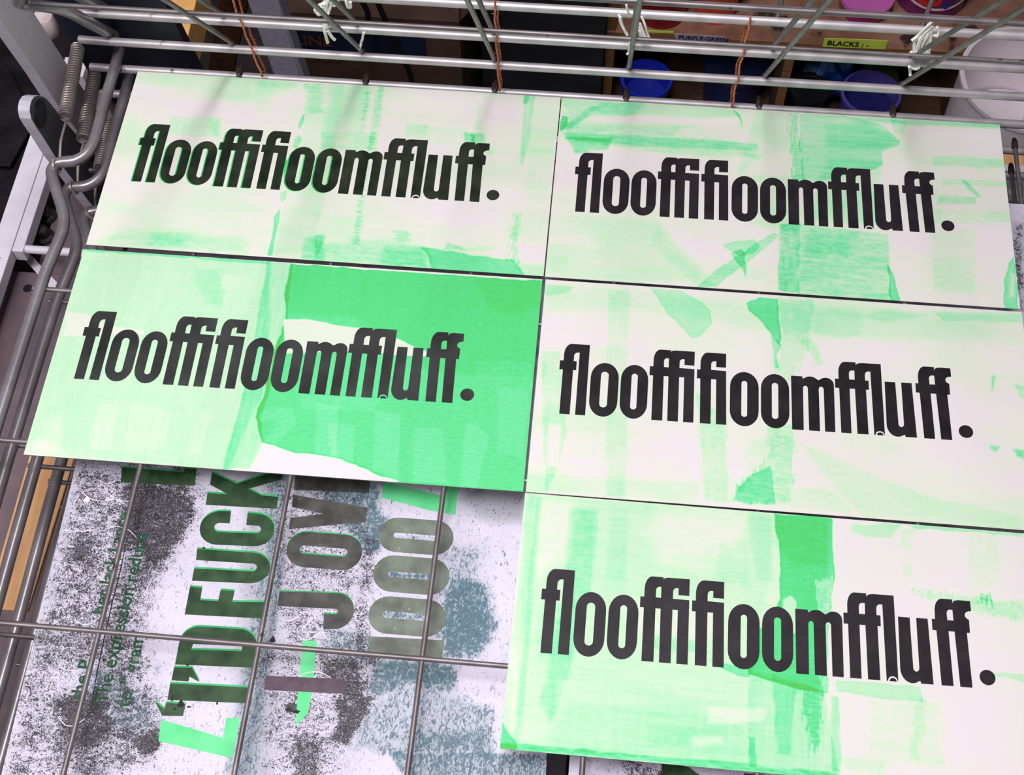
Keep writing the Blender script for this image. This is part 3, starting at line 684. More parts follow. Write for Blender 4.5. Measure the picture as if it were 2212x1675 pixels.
ROW1 = [
 [(50.6,-293.5),(52.2,-303.8),(98.1,-301.9),(96.9,-290.8),(89.6,-290.8),(89.4,-293.6)],
 [(106.9,-292.2),(107.3,-300.4),(119.5,-305.9),(106.9,-306.2),(107.4,-314.0),(150.8,-312.9),(150.6,-305.0),(140,-304.8),(131.5,-301.2),(150.6,-293.2),(150.4,-286),(123.5,-298.4)],
 [(123.6,-317.0),(124.4,-324.8),(118.5,-325)]+arc(118.5,-328,3,3,90,270)[1:]+[(141,-329.9)]+arc(141.5,-327.4,2.6,2.5,-90,90)+[(134.6,-325),(133.9,-317.2)]+arc(141,-327.7,11.1,10.6,90,-90,14)+arc(118.5,-328.2,11.6,11,270,90,14),
 [(108.2,-342.8),(108.9,-349.9)]+arc(143.5,-351.7,2.6,2.5,90,-90)+[(108.9,-355.2),(109.2,-363.0)]+arc(142.4,-352,11.6,9.7,-90,90,14),
 [(108.9,-366.7),(116.2,-366.7),(116.6,-374.4),(127.2,-374.2),(127.3,-367.3),(135.6,-367.1),(135.6,-373.9),(154.3,-372.4),(154.2,-382.4),(109.3,-383.9)],
 ([(110.1,-413.9),(154.6,-411.9)]+arc(143.8,-400,10.8,10.2,0,90,8)+arc(120.2,-400.8,10.5,10.4,90,180,8), [[(118.0,-401.0),(117.4,-404.4),(146.9,-402.8),(146.4,-399.9)]]),
 [(109.9,-415.6),(120.2,-414.9),(126.3,-422.8),(119.9,-420.2),(119.8,-423.0),(110.0,-423.2)],
 [(109.7,-425.0),(154.3,-423.5),(154.4,-432.5),(110.2,-434.5)],
 [(103.2,-435.8),(109.6,-440.0),(109.8,-436.2),(121.0,-436.0),(120.9,-442.8),(109.3,-443.6)]]
ROW2 = [
 [(158.4,-289.5),(204.5,-288.4),(205.4,-298.2),(159.3,-300.0)],
 [(159.3,-303.2),(206.0,-307.9),(206.2,-317.2),(160.7,-326.0),(160.4,-318.6),(180,-314.2),(160.0,-311.4)],
 (rstad(161.5, 207, -338, 11.3), [rstad(169.3, 198.2, -338.2, 2.6)[::-1]]),
 [(162.0,-365.6)]+arc(197,-374.6,10.5,11,90,-90,14)+[(191.2,-386),(190.2,-376.8)]+arc(196.6,-375,2,1.7,-80,80,5)+[(162.6,-374.6)]]
ROW3 = [(rstad(214.8, 260.2, -324.2, 11.2), [rstad(224, 251, -324.6, 1.7)[::-1]]), (rstad(215.2, 260.6, -349, 11.5), [rstad(224.2, 250.8, -349.4, 1.7)[::-1]]),
 (rstad(216, 261.4, -374.6, 11.4), [rstad(224.5, 249.8, -374.4, 2.0)[::-1]]), [(217.4,-388.4),(261.7,-387.0),(262.0,-397.6),(220.9,-399.2)]]
I_DG = ink('dark_green_overprint', (34, 58, 36), (58, 88, 56), 90); I_BR = ink('grey_brown_overprint', (62, 60, 58), (92, 92, 88), 90)
I_GG = ink('grey_green_overprint', (96, 100, 92), (128, 138, 124), 70); I_PL = ink('plum_brown_overprint', (84, 64, 78), (104, 84, 98), 90)
I_LG = ink('light_green_ink', (92, 214, 138), (116, 232, 158), 60); I_EG = ink('edge_green_ink', (44, 168, 96), (70, 190, 116), 60)
caps('green_underprint', ROW1, .005, .03, I_EG, p1, shift=(0, .3)); caps('large_capitals', ROW1, .02, .07, I_DG, p1, 'dark green-black capitals running up the poster', (0, -.8))
caps('green_underprint', ROW2[2:], .005, .03, I_EG, p1, shift=(-.1, .5)); caps('brown_capitals', ROW2, .02, .07, I_BR, p1, 'grey-brown capitals in the second line', (0, -.3))
def ribbon(pts, w_):
    P = [np.array(p_[:2], float) for p_ in pts]; L1, L2 = [], []
    for i in range(len(P)):
        t = P[min(i+1, len(P)-1)]-P[max(i-1, 0)]; t /= np.linalg.norm(t); n = np.array((-t[1], t[0]))*w_/2*(1 if 0 < i < len(P)-1 else .3)
        L1.append(tuple(P[i]+n)); L2.append(tuple(P[i]-n))
    return L1+L2[::-1]
PZ = lambda pts: [onz(x, y, -27.7)[:2] for x, y in pts]
I_WH = ink('bare_paper_white', (226, 218, 234), (238, 230, 246), 80); I_BK = ink('thin_black_ink', (24, 20, 26), (40, 34, 42), 80)
for pts, w_ in ((P6((95,400),(180,405),(260,395)), .5), (P6((180,195),(230,235),(300,248),(370,230)), .5), (P6((300,170),(330,215),(380,245),(440,248)), .5), (P6((270,135),(320,158),(370,130)), .4), (P6((140,860),(190,892),(240,880),(290,840)), .5),
    (P6((60,1100),(100,1128),(160,1130)), .5), (P6((60,1370),(100,1415),(150,1415),(200,1380)), .45), (P6((300,400),(360,378),(430,400),(470,440)), .45), (P7((110,830),(160,848),(215,820)), .5), (P7((200,930),(260,950),(330,900),(400,795)), .5),
    (P7((225,900),(270,850),(340,800),(405,800)), .45), (P7((210,1150),(260,1125),(330,1125),(390,1160)), .5), (P7((290,440),(330,470),(390,455)), .4), (P7((60,1130),(100,1122),(150,1124)), .5), (P7((300,860),(360,940),(380,945)), .4)):
    caps('scratch_line', [ribbon(crom(PZ(pts), 5), w_)], .006, .03, I_WH, p1)
caps('thin_rule', [ribbon(PZ(P6((425,420),(390,590),(345,770),(300,970),(262,1150),(240,1285))), .7)], .006, .04, I_BK, p1)
for cx, cy, rx, ry in ((657,1275,5,14), (700,1305,14,16), (668,1330,8,6), (735,1103,6,5), (820,492,7,5), (742,1320,10,4), (1178,970,12,14), (1262,1335,14,9), (1300,1345,18,8), (890,1300,4,8), (210,240,14,16)):
    e_ = onz(100+cx/2.41, 980+cy/2.41, -27.7); k_ = .131
    caps('ink_blot', [[(e_[0]+rx*k_*math.cos(t_)*(1+.25*math.sin(3*t_+cx)), e_[1]+ry*k_*math.sin(t_)*(1+.2*math.sin(5*t_))) for t_ in [2*math.pi*i/20 for i in range(20)]]], .05, .085, I_BK if cx != 210 else I_WH, p1)
caps('numerals', ROW3, .01, .06, I_GG, p1, 'grey-green numerals in the third line')
caps('plum_capital', [[(163.2,-416.6),(209.0,-414.6),(209.3,-423.1),(163.5,-424.8)]], .02, .07, I_PL, p1)
for k_, g_ in enumerate([[(109.2,-446.5),(145.6,-453.6),(145.5,-442.4),(153.4,-442.0),(152.8,-464.2),(110.2,-458.6)], [(180.6,-394.2),(188.8,-393.9),(191.0,-425),(190.6,-436),(185,-443.1),(183.6,-432)],
 [(213.1,-290.3),(219.6,-291.0),(252.4,-296.9),(252.0,-289.7),(258.9,-289.4),(259.6,-308.4),(244.5,-306.9),(213.5,-300.9)]]):
    caps('green_shape', [g_], .004, .02, I_LG, p1, 'bright green shape under the capitals')
def text(body, size, mat, parent, loc, rot, name='small_text', bold=.0, depth=.03, align='LEFT', sx=1.0):
    c = bpy.data.curves.new(name, 'FONT'); c.body = body; c.size = size/1000; c.extrude = depth/1000; c.offset = bold/1000; c.align_x = align; c.resolution_u = 3
    t_ = bpy.data.objects.new('tmp', c); COL.objects.link(t_)
    me = bpy.data.meshes.new_from_object(t_.evaluated_get(bpy.context.evaluated_depsgraph_get()))
    bpy.data.objects.remove(t_); me.name = name; me.materials.clear(); me.materials.append(mat)
    o = bpy.data.objects.new(name, me); COL.objects.link(o); o.parent = parent
    o.location = tuple(v/1000 for v in loc); o.rotation_euler = rot; o.scale = (sx, 1, 1); return o
I_TX = ink('small_type_ink', (22, 62, 40), (44, 98, 64), 200)
def ploc(p_, x, y):
    dx, dy = x-p_.location.x*1000, y-p_.location.y*1000; c, s_ = math.cos(-p_.rotation_euler.z), math.sin(-p_.rotation_euler.z); return (c*dx-s_*dy, s_*dx+c*dy, .05)
for body, x, y, a in (('the P', 62.5, -440, 90), ('her lack Lance', 62.5, -389, 90), ('The expression reduce', 76.5, -441, 90), ('to " gram\'', 89.5, -441.5, 91)):
    text(body, 11.2, I_TX, p1, ploc(p1, x, y), (0, 0, math.radians(a)-th), bold=.22)
for g_ in [[(389,-445),(404,-447),(412,-452),(412,-475),(389,-475)], [(434,-447.5),(444.5,-447.5),(444.5,-475),(434,-475)]]: caps('large_capital', [g_], .01, .06, I_DG, p2)
# ------------------------------------------------------------------ rack frame on the left
PAINT = noise_mat('grey_painted_steel', rgb(206, 198, 210), rgb(220, 212, 224), 900, rough=.55, bump=.35)
PAINT_W = noise_mat('pale_painted_steel', rgb(214, 206, 220), rgb(232, 224, 236), 30, rough=.5, spots=(rgb(150, 120, 116), 160, .70))
PAINT_D = noise_mat('dark_painted_steel', rgb(88, 76, 86), rgb(118, 98, 102), 25, rough=.5)
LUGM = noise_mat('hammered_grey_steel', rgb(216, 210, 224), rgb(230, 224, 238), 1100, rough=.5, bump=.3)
LUGF = noise_mat('shade_darkened_steel', rgb(72, 72, 82), rgb(94, 92, 104), 900, rough=.5, bump=.5)  # shade on the arm's right-hand face, put into a darker steel colour
BLACK = noise_mat('black_rubber', rgb(12, 11, 13), rgb(26, 24, 28), 200, rough=.45)
BLACKM = noise_mat('black_machine_paint', rgb(16, 14, 18), rgb(34, 29, 36), 40, rough=.4)
BOLT = noise_mat('dark_bolt_steel', rgb(50, 48, 50), rgb(86, 82, 84), 200, rough=.35, metal=.6)
LINE = noise_mat('steel_edge_strip', rgb(120, 116, 110), rgb(176, 170, 160), 100, rough=.3, metal=.8)
fr = thing('rack_stand', (-60, -60, -120), 'grey painted steel stand of the drying rack with a holed pivot arm', 'rack stand')
FB = np.array((-60, -60, -120))
def fpart(mb, name, mat, **k): mb.v = [tuple(np.array(v)-FB) for v in mb.v]; return mb.build(name, mat, fr, **k)
xp = lambda X, pts: [onx(x, y, X) for x, y in pts]
fpart(MB().slab(xp(-54, [(65, 14), (20, -30), (-50, -40), (0, 42), (84, 162), (130, 234), (196, 320), (250, 300)]), (-9, 0, 0)), 'left_post', PAINT, bevel=.8)
lug = [(91, 207.5), (82, 206), (74, 209), (68, 218), (65, 230), (64.5, 240), (68, 257), (78, 274), (91, 293), (118, 336), (152, 381), (190, 432), (230, 480), (260, 440), (222, 380), (190, 335), (168, 293), (131, 250), (107, 219), (99, 211)]
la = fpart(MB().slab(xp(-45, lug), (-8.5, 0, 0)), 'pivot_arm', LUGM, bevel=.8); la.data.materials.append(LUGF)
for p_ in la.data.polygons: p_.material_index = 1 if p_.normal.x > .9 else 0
la['label'] = 'holed grey arm with a rounded end'
bc = onx(87, 246, -44.8)-FB; m_ = MB()
for r_, x_ in ((9.8, .7), (8.4, 1.2), (6.6, .2)):
    e_ = [(bc[0]+x_, bc[1]+r_*math.cos(a), bc[2]+r_*.95*math.sin(a)) for a in [2*math.pi*k/32 for k in range(32)]]
    m_.slab(e_, (-3, 0, 0))
m_.build('bore', BLACK, fr)
def bx(x0, x1, y0, y1, z0, z1): return MB().box((x0, y0, z0), (x1, y1, z1))
fpart(bx(-116, -101, -480, 45, -112, -100), 'side_rail', PAINT_W, bevel=.6)
fpart(bx(-100.4, -92, -93, 45, -112, -100), 'inner_rail', PAINT_W, bevel=.6)
fpart(MB().tube([(-92, -88, -104), (-60, -88, -104), (60, -88, -104)], 3.2, 16), 'cross_bar', PAINT_W, smooth=True)
fpart(bx(-150, 60, -600, -93, -134, -128), 'lower_plate', PAINT_D); fpart(bx(-91, -30, -92.5, 10, -134, -128), 'bolt_plate', PAINT_D)
hc = onz(60, 623, -127.9); fpart(MB().lathe([(3.6, 0), (3.6, .1)], hc, 24), 'plate_hole', BLACK)
fpart(MB().slab([onz(*q_, -127) for q_ in [(40, 546), (62, 546), (135, 622), (120, 636)]], (0, 0, -1.5)), 'brace', PAINT, bevel=.3)
for px in ((96, 456), (92, 500)):
    b_ = onz(*px, -120); fpart(MB().lathe([(6.2, -8), (6.2, -5), (4.6, -5), (4.6, 3), (3.8, 4.5)], b_, 6), 'bolt', BOLT, bevel=.3)
    fpart(MB().lathe([(7.6, -8), (7.2, -5.6)], b_, 20), 'washer', BOLT, smooth=True)
fpart(MB().tube([(330, -120, -127), (330, -600, -127)], 7.5, 20), 'centre_rail', PAINT, smooth=True)
fpart(MB().lathe([(7, 0), (8.5, 3), (8.5, 14), (7, 17)], onx(96, 46, -70)-np.array((0, 0, 12)), 24), 'rubber_stop', noise_mat('beige_rubber', rgb(196, 178, 178), rgb(214, 198, 196), 80), smooth=True)

for x_, y_ in ((-116, -470), (-116, 90), (890, -470), (890, 90)): fpart(bx(x_, x_+20, y_, y_+20, -900, -112.5), 'stand_leg', PAINT, bevel=.8)
for y_ in (-470, 90): fpart(bx(-95, 889, y_+4, y_+16, -186, -168), 'stand_beam', PAINT, bevel=.8)
m_ = tag(bx(-520, -127, -480, 190, -900, -150).build('press_bed', BLACKM, bevel=1), 'black machine bed left of the rack with thin steel edge strips', 'machine')
for x_ in (-131, -124.5): tag(bx(x_, x_+1.6, -480, 190, -150, -147.5).build('edge_strip', LINE, m_), None, None)
tag(MB().slab([onz(*q_, -142) for q_ in [(-90, 60), (20, 150), (74, 262), (20, 357), (-90, 352)]], (0, 0, -3)).build('black_tray', BLACKM, bevel=.4), 'flat black tray lying on the machine bed at the left edge', 'tray')
WOOD = noise_mat('orange_plywood', rgb(206, 152, 100), rgb(228, 178, 128), 18, rough=.6, stretch=(9, 1, 9), detail=6)
WOODD = noise_mat('brown_timber', rgb(92, 54, 34), rgb(128, 80, 50), 30, rough=.7, stretch=(6, 6, .8), detail=6)
tag(MB().slab([onz(*q_, -126) for q_ in [(76, 940), (176, 940), (59, 1322), (-32, 1314)]], (0, 0, -9)).build('wooden_plank', WOOD, bevel=.8),
    'light orange wooden plank under the side rods at the left edge', 'plank')

# ------------------------------------------------------------------ room shell
FLOOR = noise_mat('dark_studio_floor', rgb(40, 34, 36), rgb(62, 54, 54), 6, rough=.6)
WALLM = noise_mat('grey_wall', rgb(60, 54, 56), rgb(76, 70, 72), 3, rough=.85)
CEIL = noise_mat('white_ceiling', rgb(205, 205, 205), rgb(220, 220, 220), 2, rough=.9)
def struct(name, a, b, mat): o = MB().box(a, b).build(name, mat); o['kind'] = 'structure'; return o
struct('floor', (-1800, -2200, -940), (2600, 1500, -900), FLOOR)
struct('wall_back', (-1800, 1460, -900), (2600, 1500, 1800), WALLM)
struct('wall_left', (-1840, -2200, -900), (-1800, 1500, 1800), WALLM)
struct('wall_right', (2600, -2200, -900), (2640, 1500, 1800), WALLM)
struct('ceiling', (-1800, -2200, 1800), (2600, 1500, 1840), CEIL)

# ------------------------------------------------------------------ storage unit with paint tubs
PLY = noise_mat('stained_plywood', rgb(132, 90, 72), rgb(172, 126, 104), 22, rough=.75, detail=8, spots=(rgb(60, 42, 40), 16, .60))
PLYD = noise_mat('plywood_interior_shade', rgb(66, 44, 32), rgb(96, 64, 46), 20, rough=.8)  # shade inside the compartments, painted in as a darker plywood colour
PLYE = noise_mat('plywood_edge', rgb(120, 78, 44), rgb(156, 106, 62), 60, rough=.8, stretch=(.3, 1, 8))
su = thing('storage_shelf', (331, 745, -900), 'low plywood storage unit with open compartments holding paint tubs', 'shelf')
SB = np.array((331, 745, -900))
def spart(mb, name, mat, par=None, **k): mb.v = [tuple(np.array(v)-SB) for v in mb.v]; return mb.build(name, mat, par or su, **k)
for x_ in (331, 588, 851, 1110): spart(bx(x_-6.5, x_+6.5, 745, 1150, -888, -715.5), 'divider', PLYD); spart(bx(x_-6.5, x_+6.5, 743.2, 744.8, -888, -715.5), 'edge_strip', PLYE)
spart(bx(324.5, 337.5, 745, 1150, -699, -380), 'divider', PLYE); spart(bx(1103.5, 1116.5, 745, 1150, -699, -380), 'divider', PLYE)
spart(bx(324.5, 1116.5, 743, 1150, -714, -700), 'shelf_board', PLY, bevel=.8)
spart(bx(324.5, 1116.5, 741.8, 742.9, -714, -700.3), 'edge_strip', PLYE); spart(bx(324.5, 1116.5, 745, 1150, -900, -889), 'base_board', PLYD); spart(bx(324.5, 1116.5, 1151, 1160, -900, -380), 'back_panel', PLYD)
spart(bx(324.5, 1116.5, 745, 1160, -379, -366), 'top_board', PLY)
TAPE = noise_mat('white_tape', rgb(170, 150, 158), rgb(186, 166, 172), 60, rough=.5); YEL = noise_mat('yellow_note', rgb(206, 226, 74), rgb(216, 236, 90), 40, rough=.7)
BLUEPEN = noise_mat('blue_pen', rgb(24, 30, 92), rgb(34, 40, 104), 50); BLKPEN = noise_mat('black_pen', rgb(14, 16, 12), rgb(22, 24, 18), 50)
def edge_note(px, mat, txt, pen, size, lab, y_=740.2):
    Q = [ony(x, y, y_) for x, y in px]; o = spart(MB().slab(Q, (0, 1.2, 0)), 'edge_label', mat); o['label'] = lab
    if txt:
        c = (Q[0]+Q[3])/2-SB; t_ = text(txt, size, pen, o, (c[0]+5, c[1]-.3, c[2]-size*.32), (math.radians(90), 0, 0), name='handwriting', bold=.3, depth=.1)
edge_note([(1456, 73), (1568, 80), (1564, 92), (1460, 87)], TAPE, 'PURPLE·GREEN', BLUEPEN, 10.5, 'white tape with blue handwriting')
edge_note([(1781, 83), (1918, 88), (1913, 107), (1777, 101)], YEL, 'BLACKS : -', BLKPEN, 12.5, 'yellow note with black handwriting')
edge_note([(1396, 66), (1455, 69), (1455, 73), (1396, 70)], YEL, None, None, 0, 'yellow strip'); edge_note([(2188, 96), (2240, 98), (2240, 104), (2188, 103)], YEL, None, None, 0, 'yellow strip')
def tub(cx, cy, zb, h_, r0, r1, mat, label, fill=None, lid=None, inner=None, cat='tub'):
    t = thing('bucket' if cat == 'bucket' else 'paint_tub', (cx, cy, zb), label, cat, None if cat == 'bucket' else 'paint tubs in the storage unit'); w_ = max(1.5, r1*.04)
    MB().lathe([(r0, 0), (r0*1.0, 2), (r1, h_-6), (r1+2.4, h_-6), (r1+2.4, h_), (r1-w_, h_), (r1-w_*1.2, h_-8), (r0-w_, 3), (0.5, 3)], seg=48).build('body', mat, t, smooth=True)
    if fill: MB().lathe([(r0*.55+r1*.4, h_*.62), (r0*.55+r1*.4, h_*.64)], seg=40).build('paint', fill, t)
    if lid: MB().lathe([(r1+3, h_-5), (r1+3, h_+2), (r1-4, h_+2), (r1-5, h_+.5), (.5, h_+.5)], seg=48).build('lid', lid, t, smooth=True)
    return t
def plas(name, c1, c2=None, rough=.35, sc=20): return noise_mat(name, rgb(*c1), rgb(*(c2 or [min(255, v+12) for v in c1])), sc, rough=rough)
def on_board(px, r):           # tub standing on the board, the foot of its front seen at px
    P = onz(px[0], px[1], -700); return P[0], P[1]+r
Z9 = -699.5
x_, y_ = on_board((1425, 64), 36); tub(x_, y_, Z9, 110, 36, 40, plas('crimson_plastic', (124, 14, 22)), 'dark red paint tub on the plywood board, leftmost of those on the board', lid=plas('dark_lid', (70, 12, 16)))
x_, y_ = on_board((1543, 55), 29); tub(x_, y_, Z9, 100, 29, 36, plas('orange_red_plastic', (214, 70, 44)), 'orange-red paint tub on the plywood board', lid=plas('orange_lid', (190, 56, 36)))
x_, y_ = on_board((1866, 56), 31); tub(x_, y_, Z9, 27, 31, 35, plas('magenta_plastic', (170, 20, 120)), 'magenta paint tub with pink rim on the plywood board', lid=plas('pink_lid', (216, 110, 196)))
x_, y_ = on_board((2012, 44), 50); pj = tub(x_, y_, Z9, 90, 50, 54, plas('purple_plastic', (112, 28, 98)), 'purple paint tub with a white, red and blue label', lid=plas('plum_lid', (96, 24, 84)))
def wrap(par, r, a0, a1, z0, z1, mat, nm='label_band', th_=.5):
    m = MB(); n = 14
    for i in range(n):
        A, B_ = [math.radians(a0+(a1-a0)*k/n) for k in (i, i+1)]
        zz = lambda t_: z0+4*(t_-.5)**2*9; u0, u1 = i/n, (i+1)/n
        qd = [(r*math.cos(A), r*math.sin(A), zz(u0)), (r*math.cos(B_), r*math.sin(B_), zz(u1)), (r*math.cos(B_), r*math.sin(B_), zz(u1)+z1-z0), (r*math.cos(A), r*math.sin(A), zz(u0)+z1-z0)]
        m.slab(qd, (math.cos((A+B_)/2)*th_, math.sin((A+B_)/2)*th_, 0))
    return m.build(nm, mat, par)
wrap(pj, 52.2, 215, 325, 20, 24, plas('label_white', (226, 206, 222))); wrap(pj, 52.6, 235, 275, 25, 36, plas('label_red', (206, 40, 34))); wrap(pj, 52.8, 276, 292, 24, 32, plas('label_blue', (30, 52, 140)))
tub(388, 752, -888.5, 88, 30, 36, plas('bright_blue_plastic', (30, 44, 190)), 'bright blue open paint tub, leftmost in the lower compartments', fill=plas('blue_paint', (22, 40, 150)))
tub(721, 762, -888.5, 76, 36, 42, plas('violet_plastic', (88, 74, 166)), 'violet open paint tub half hidden behind the right prints', fill=plas('indigo_paint', (30, 30, 96)))
tub(630, 760, -888.5, 80, 24, 27, plas('black_plastic', (16, 17, 20)), 'small black tub beside the second wooden divider', lid=plas('black_lid', (18, 20, 22)))
tub(520, 800, -888.5, 80, 40, 46, plas('navy_plastic', (24, 34, 84)), 'dark navy paint tub in the shaded first compartment', lid=plas('navy_lid', (20, 28, 60)))
P = onz(2228, 168, -600); tub(P[0], P[1], -900, 300, 76, 88, plas('white_plastic', (232, 222, 228), rough=.4), 'tall white bucket at the right edge in front of the storage unit', fill=plas('white_paint', (226, 216, 222)), cat='bucket')
# crumpled blue and white bag
m_ = MB(); rng = random.Random(4); nu, nv = 26, 16; bc = onz(1790, 175, -820)
for j in range(nv+1):
    for i in range(nu):
        a = 2*math.pi*i/nu; v_ = math.pi*j/nv; k_ = 1+.16*math.sin(3*a+2*v_)+.12*math.sin(7*a-3*v_)+.05*rng.random()
        m_.v.append((bc[0]+34*k_*math.sin(v_)*math.cos(a), bc[1]+38+44*k_*math.sin(v_)*math.sin(a), -832+38*k_*math.cos(v_)))
for j in range(nv):
    for i in range(nu): i2 = (i+1) % nu; m_.f.append((j*nu+i, j*nu+i2, (j+1)*nu+i2, (j+1)*nu+i))
BAG = noise_mat('blue_white_plastic_film', rgb(16, 48, 116), rgb(96, 140, 176), 22, rough=.25, lo=.5, hi=.62, stretch=(1, .3, 1))
tag(m_.build('plastic_bag', BAG, smooth=True, origin=(bc[0], bc[1]+38, -888)), 'crumpled blue and white plastic bag in the second compartment', 'bag')
bc = onz(1905, 168, -840); tag(MB().box((bc[0]-30, bc[1]-8, -888.5), (bc[0]+26, bc[1]+60, -842)).build('ink_box', noise_mat('printed_carton', rgb(66, 88, 20), rgb(60, 56, 70), 30, lo=.45, hi=.55), bevel=1), 'dark carton with a green patch behind the violet tub', 'box')

# ------------------------------------------------------------------ cardboard box, cables, panels and posts behind the rack
CARD_B = noise_mat('brown_cardboard', rgb(64, 43, 34), rgb(80, 55, 43), 14, rough=.85)
cb = thing('cardboard_box', (0, 620, -900), 'brown cardboard box with a dark blue printed block, on the floor behind the rack', 'box')
KB = np.array((0, 620, -900))
def kpart(mb, name, mat, **k): mb.v = [tuple(np.array(v)-KB) for v in mb.v]; return mb.build(name, mat, cb, **k)
kpart(bx(-112, 133, 622, 860, -900, -572), 'carton', CARD_B, bevel=1.5)
kpart(MB().slab([(-112, 621, -574), (133, 621, -574), (130, 668, -520), (-109, 668, -520)], (0, 2, 2)), 'flap', CARD_B); kpart(MB().slab([(134, 622, -573), (134, 858, -573), (148, 850, -560), (148, 630, -560)], (0, 0, 2.5)), 'flap', CARD_B)
BLK = [ony(x, y, 620.8) for x, y in [(596, 56), (916, 72), (924, 137), (604, 122)]]
NAVY = noise_mat('navy_print', rgb(5, 18, 48), rgb(8, 22, 56), 20, rough=.7); ORP = noise_mat('orange_print', rgb(88, 52, 30), rgb(104, 62, 36), 40)
lb = kpart(MB().slab(BLK, (0, 1.2, 0)), 'printed_block', NAVY); lb['label'] = 'dark blue printed block with orange lettering'
for body, px, sz in (('LINE', (636, 96), 26), ('STLINERS', (640, 128), 15)):
    P = ony(*px, 620.3)-KB; text(body, sz, ORP, lb, P, (math.radians(90), 0, 0), name='box_lettering', bold=.6, depth=.2)
CABLE = noise_mat('black_cable_sheath', rgb(8, 8, 9), rgb(16, 15, 16), 30, rough=.5)
for i, pts in enumerate((((770, -20), (786, 10), (795, 30), (793, 55), (790, 78)), ((805, -20), (822, 20), (840, 60), (862, 110), (882, 150), (892, 190), (893, 240)))):
    cp = [ony(x, y, 560) for x, y in pts]; cp = crom(cp, 5)
    if i == 0: cp = cp+[cp[-1]+np.array((0, 50, -30))]
    else: cp = cp+[cp[-1]+np.array((0, 10, -190))]
    tag(MB().tube(cp, 3.6, 10).build('cable', CABLE, smooth=True), ['short black cable hanging in front of the cardboard box', 'long black cable hanging past the blue block of the cardboard box'][i], 'cable', 'black cables behind the rack')
def dq(pts): return [dep(x, y, D) for x, y, D in pts]
NAVYP = noise_mat('dark_navy_board', rgb(6, 14, 34), rgb(10, 20, 44), 8, rough=.45)
tag(MB().slab([ony(*q_, 22) for q_ in [(78, -25), (335, -40), (353, 0), (425, 147), (500, 300), (330, 420), (210, 187), (122, 46)]], (0, 9, 0)).build('navy_board', NAVYP, bevel=.8),
    'dark navy board standing behind the rear rods and in front of the spring ends', 'board')
OAK = noise_mat('honey_timber', rgb(244, 180, 106), rgb(252, 196, 124), 40, rough=.6, stretch=(4, 4, .6)); OAKS = OAK
tq = [onz(*q_, -260) for q_ in [(280, -60), (438, -60), (404, 87), (378, 190), (280, 190)]]; TB = np.array((tq[0][0], tq[2][1], -900))
tt = thing('timber_trestle', TB, 'honey coloured timber trestle top behind the navy board', 'trestle')
MB().slab(rel(tq, TB), (0, 0, -46)).build('top_beam', OAK, tt, bevel=1); lx, ly = tq[0][0]+14, tq[2][1]+10
MB().slab(rel([(lx, ly, -306.5), (lx+26, ly, -306.5), (lx+26, ly+26, -306.5), (lx, ly+26, -306.5)], TB), (0, 0, -593.5)).build('leg', WOODD, tt, bevel=1)
def down(P0_, P1_): d_ = P1_-P0_; return P0_+d_*((-900-P0_[2])/d_[2])
P0, P1 = dep(512, -40, 1480), dep(470, 190, 1800); P1 = down(P0, P1); m_ = MB(); dx_ = np.array((17., 0, 0)); dy_ = np.array((0, 30., 0))
m_.add([P0-dx_, P0+dx_, P0+dx_+dy_, P0-dx_+dy_, P1-dx_, P1+dx_, P1+dx_+dy_, P1-dx_+dy_], [(0, 3, 2, 1), (4, 5, 6, 7), (0, 1, 5, 4), (1, 2, 6, 5), (2, 3, 7, 6), (3, 0, 4, 7)])
tag(m_.build('timber_post', WOODD, bevel=1), 'dark brown timber post between the honey coloured trestle and the grey bar', 'post', None)
BAR = noise_mat('blue_grey_painted_bar', rgb(136, 134, 152), rgb(152, 148, 166), 300, rough=.5, bump=.2)
g0, g1, g2 = dq([(524, -30, 1250), (592, -30, 1235), (610, -30, 1262)]); k0, k1, k2 = [down(u, v) for u, v in zip((g0, g1, g2), dq([(612, 220, 1390), (662, 220, 1370), (688, 220, 1400)]))]
m_ = MB().slab([g0, g1, k1, k0], (0, 5, 0)); m_.slab([g1, g2, k2, k1], (-2, 5, 0))
tag(m_.build('angle_bar', BAR, bevel=.5), 'blue-grey painted steel angle bar slanting down behind the rack', 'bar')
tag(bx(150, 322, 700, 740, -900, -420).build('dark_cabinet_side', noise_mat('charcoal_panel', rgb(24, 22, 25), rgb(38, 36, 40), 12, rough=.6), bevel=1), 'charcoal panel standing between the cardboard box and the storage unit', 'panel')
P = onz(2190, 352, -420); tag(MB().box((P[0]-30, P[1]-14, -440), (P[0]+60, P[1]+14, -420)).build('wood_offcut', WOOD, bevel=1), 'small brown wood offcut below the right end of the rack', 'offcut')

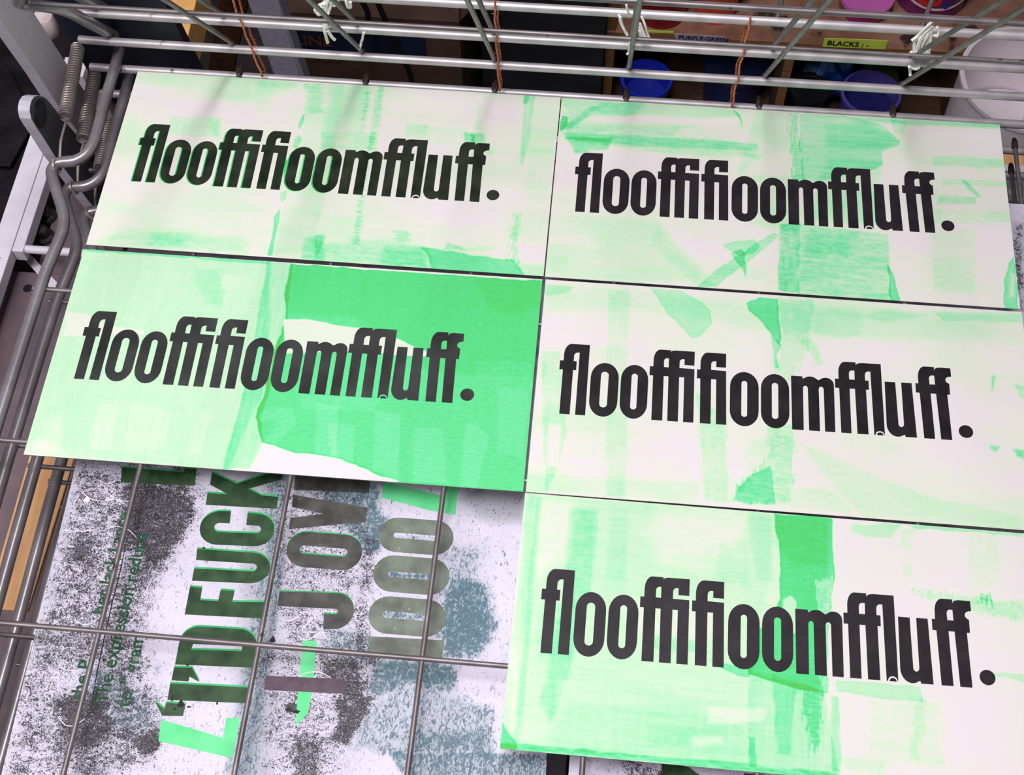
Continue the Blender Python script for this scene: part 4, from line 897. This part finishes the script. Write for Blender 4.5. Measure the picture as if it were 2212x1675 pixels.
# ------------------------------------------------------------------ twine and cotton tassels
TWINE = noise_mat('rust_orange_twine', rgb(170, 84, 56), rgb(226, 140, 104), 700, rough=.9); COTTON = noise_mat('cotton_string', rgb(244, 238, 232), rgb(252, 248, 244), 300, rough=.95)
rng = random.Random(7)
def strand(mb, pts, r, fuzz=0):
    P = crom(pts, 6); P = [p_+np.array([rng.uniform(-fuzz, fuzz) for _ in range(3)]) for p_ in P]
    mb.tube(P, r, 7)
def twine(a0, a1, b0, b1, label):
    t0 = ony(*a0, 2.2); t = thing('tied_twine', t0, label, 'twine', 'orange twine ties on the rear rods')
    for (p0, p1, yy) in ((a0, a1, 2.6), (b0, b1, 11.2)):
        A, B_ = ony(*p0, yy), ony(*p1, yy); m = MB()
        path = [A+(B_-A)*k/12-t0+np.array((.5*math.sin(k*1.9), .2*math.cos(k*2.3), 0)) for k in range(13)]
        strand(m, path, .75, .12)
        for k in range(9):
            s0 = path[rng.randrange(1, 12)]; m.tube([s0, s0+np.array((rng.uniform(-3, 3), -.6, rng.uniform(-2, 2)))], .12, 4)
        m.build('strand', TWINE, t, smooth=True)
twine((567, 166), (494, -20), (574, 158), (508, -20), 'orange twine tied round the rear rods, leftmost of three')
twine((1079, 197), (1067, -10), (1083, 190), (1074, -10), 'orange twine tied round the rear rods, middle of three')
twine((1580, 232), (1622, 36), (1575, 228), (1614, 40), 'orange twine tied round the rear rods, rightmost of three')
def tassel(label, paths, yy, r=1.15):
    t0 = ony(*paths[0][0], yy); t = thing('cotton_tassel', t0, label, 'string', 'white cotton string tassels on the raised shelves')
    for i, pth in enumerate(paths):
        m = MB(); strand(m, [ony(x, y, yy+rng.uniform(-1.2, 1.2))-t0 for x, y in pth], r, .08); m.build('strand', COTTON, t, smooth=True)
tassel('white cotton string tassel, curly and knotted, top left of the raised shelves', [[(722, -12), (712, 20), (700, 48), (702, 70), (708, 92)], [(712, -10), (700, 6), (686, 14), (681, 22), (690, 32), (692, 16)],
       [(700, 8), (709, 20), (708, 30), (698, 26), (700, 14)], [(728, -12), (730, 0), (722, 12), (714, 4)], [(748, -12), (748, 4), (752, 15), (757, 15), (756, 4)], [(744, -12), (750, 8), (754, 16)],
       [(708, 66), (716, 78), (723, 86)], [(716, -12), (706, 12), (704, 34), (706, 60)]], -1.5)
tassel('white cotton string tassel hanging in the middle of the raised shelves', [[(1353, 10), (1356, 24), (1360, 37)], [(1337, 32), (1341, 50), (1349, 66), (1356, 80), (1360, 92), (1358, 112), (1354, 118)], [(1372, 36), (1380, 55), (1384, 70), (1389, 86)],
       [(1386, 36), (1394, 55), (1398, 70), (1403, 84)], [(1382, 50), (1390, 70), (1399, 86)], [(1382, 60), (1386, 74), (1393, 86)], [(1381, 66), (1382, 78), (1385, 86)], [(1361, 95), (1362, 110), (1360, 116)], [(1340, 36), (1346, 58), (1356, 76)]], -1.5, .8)
tassel('full white cotton tassel hanging at the right of the raised shelves', [[(2012, 36), (2014, 44), (2008, 52), (1996, 64), (1984, 76), (1970, 88)], [(2013, 40), (2008, 60), (1990, 78), (1976, 90), (1974, 118), (1964, 120)], [(2012, 56), (2000, 72), (1988, 90), (1980, 122)],
       [(2012, 56), (2002, 80), (1992, 100), (1986, 122)], [(2012, 56), (2005, 84), (1998, 104), (1994, 122)], [(2013, 56), (2008, 84), (2002, 104), (2000, 122)], [(2013, 58), (2010, 90), (2006, 122)],
       [(2024, 58), (2028, 68), (2024, 78), (2018, 76)], [(1965, 118), (1970, 112), (1982, 110)], [(1964, 144), (1966, 155), (1966, 164)], [(1966, 146), (1978, 149), (1986, 146)], [(2010, 60), (1994, 76), (1982, 100), (1984, 122)]], -1.5, 1.0)
tassel('tiny frayed thread end hanging above the second rear weld', [[(786, 70), (783, 84), (780, 92)], [(781, 88), (779, 98), (776, 106)]], 0, .9)
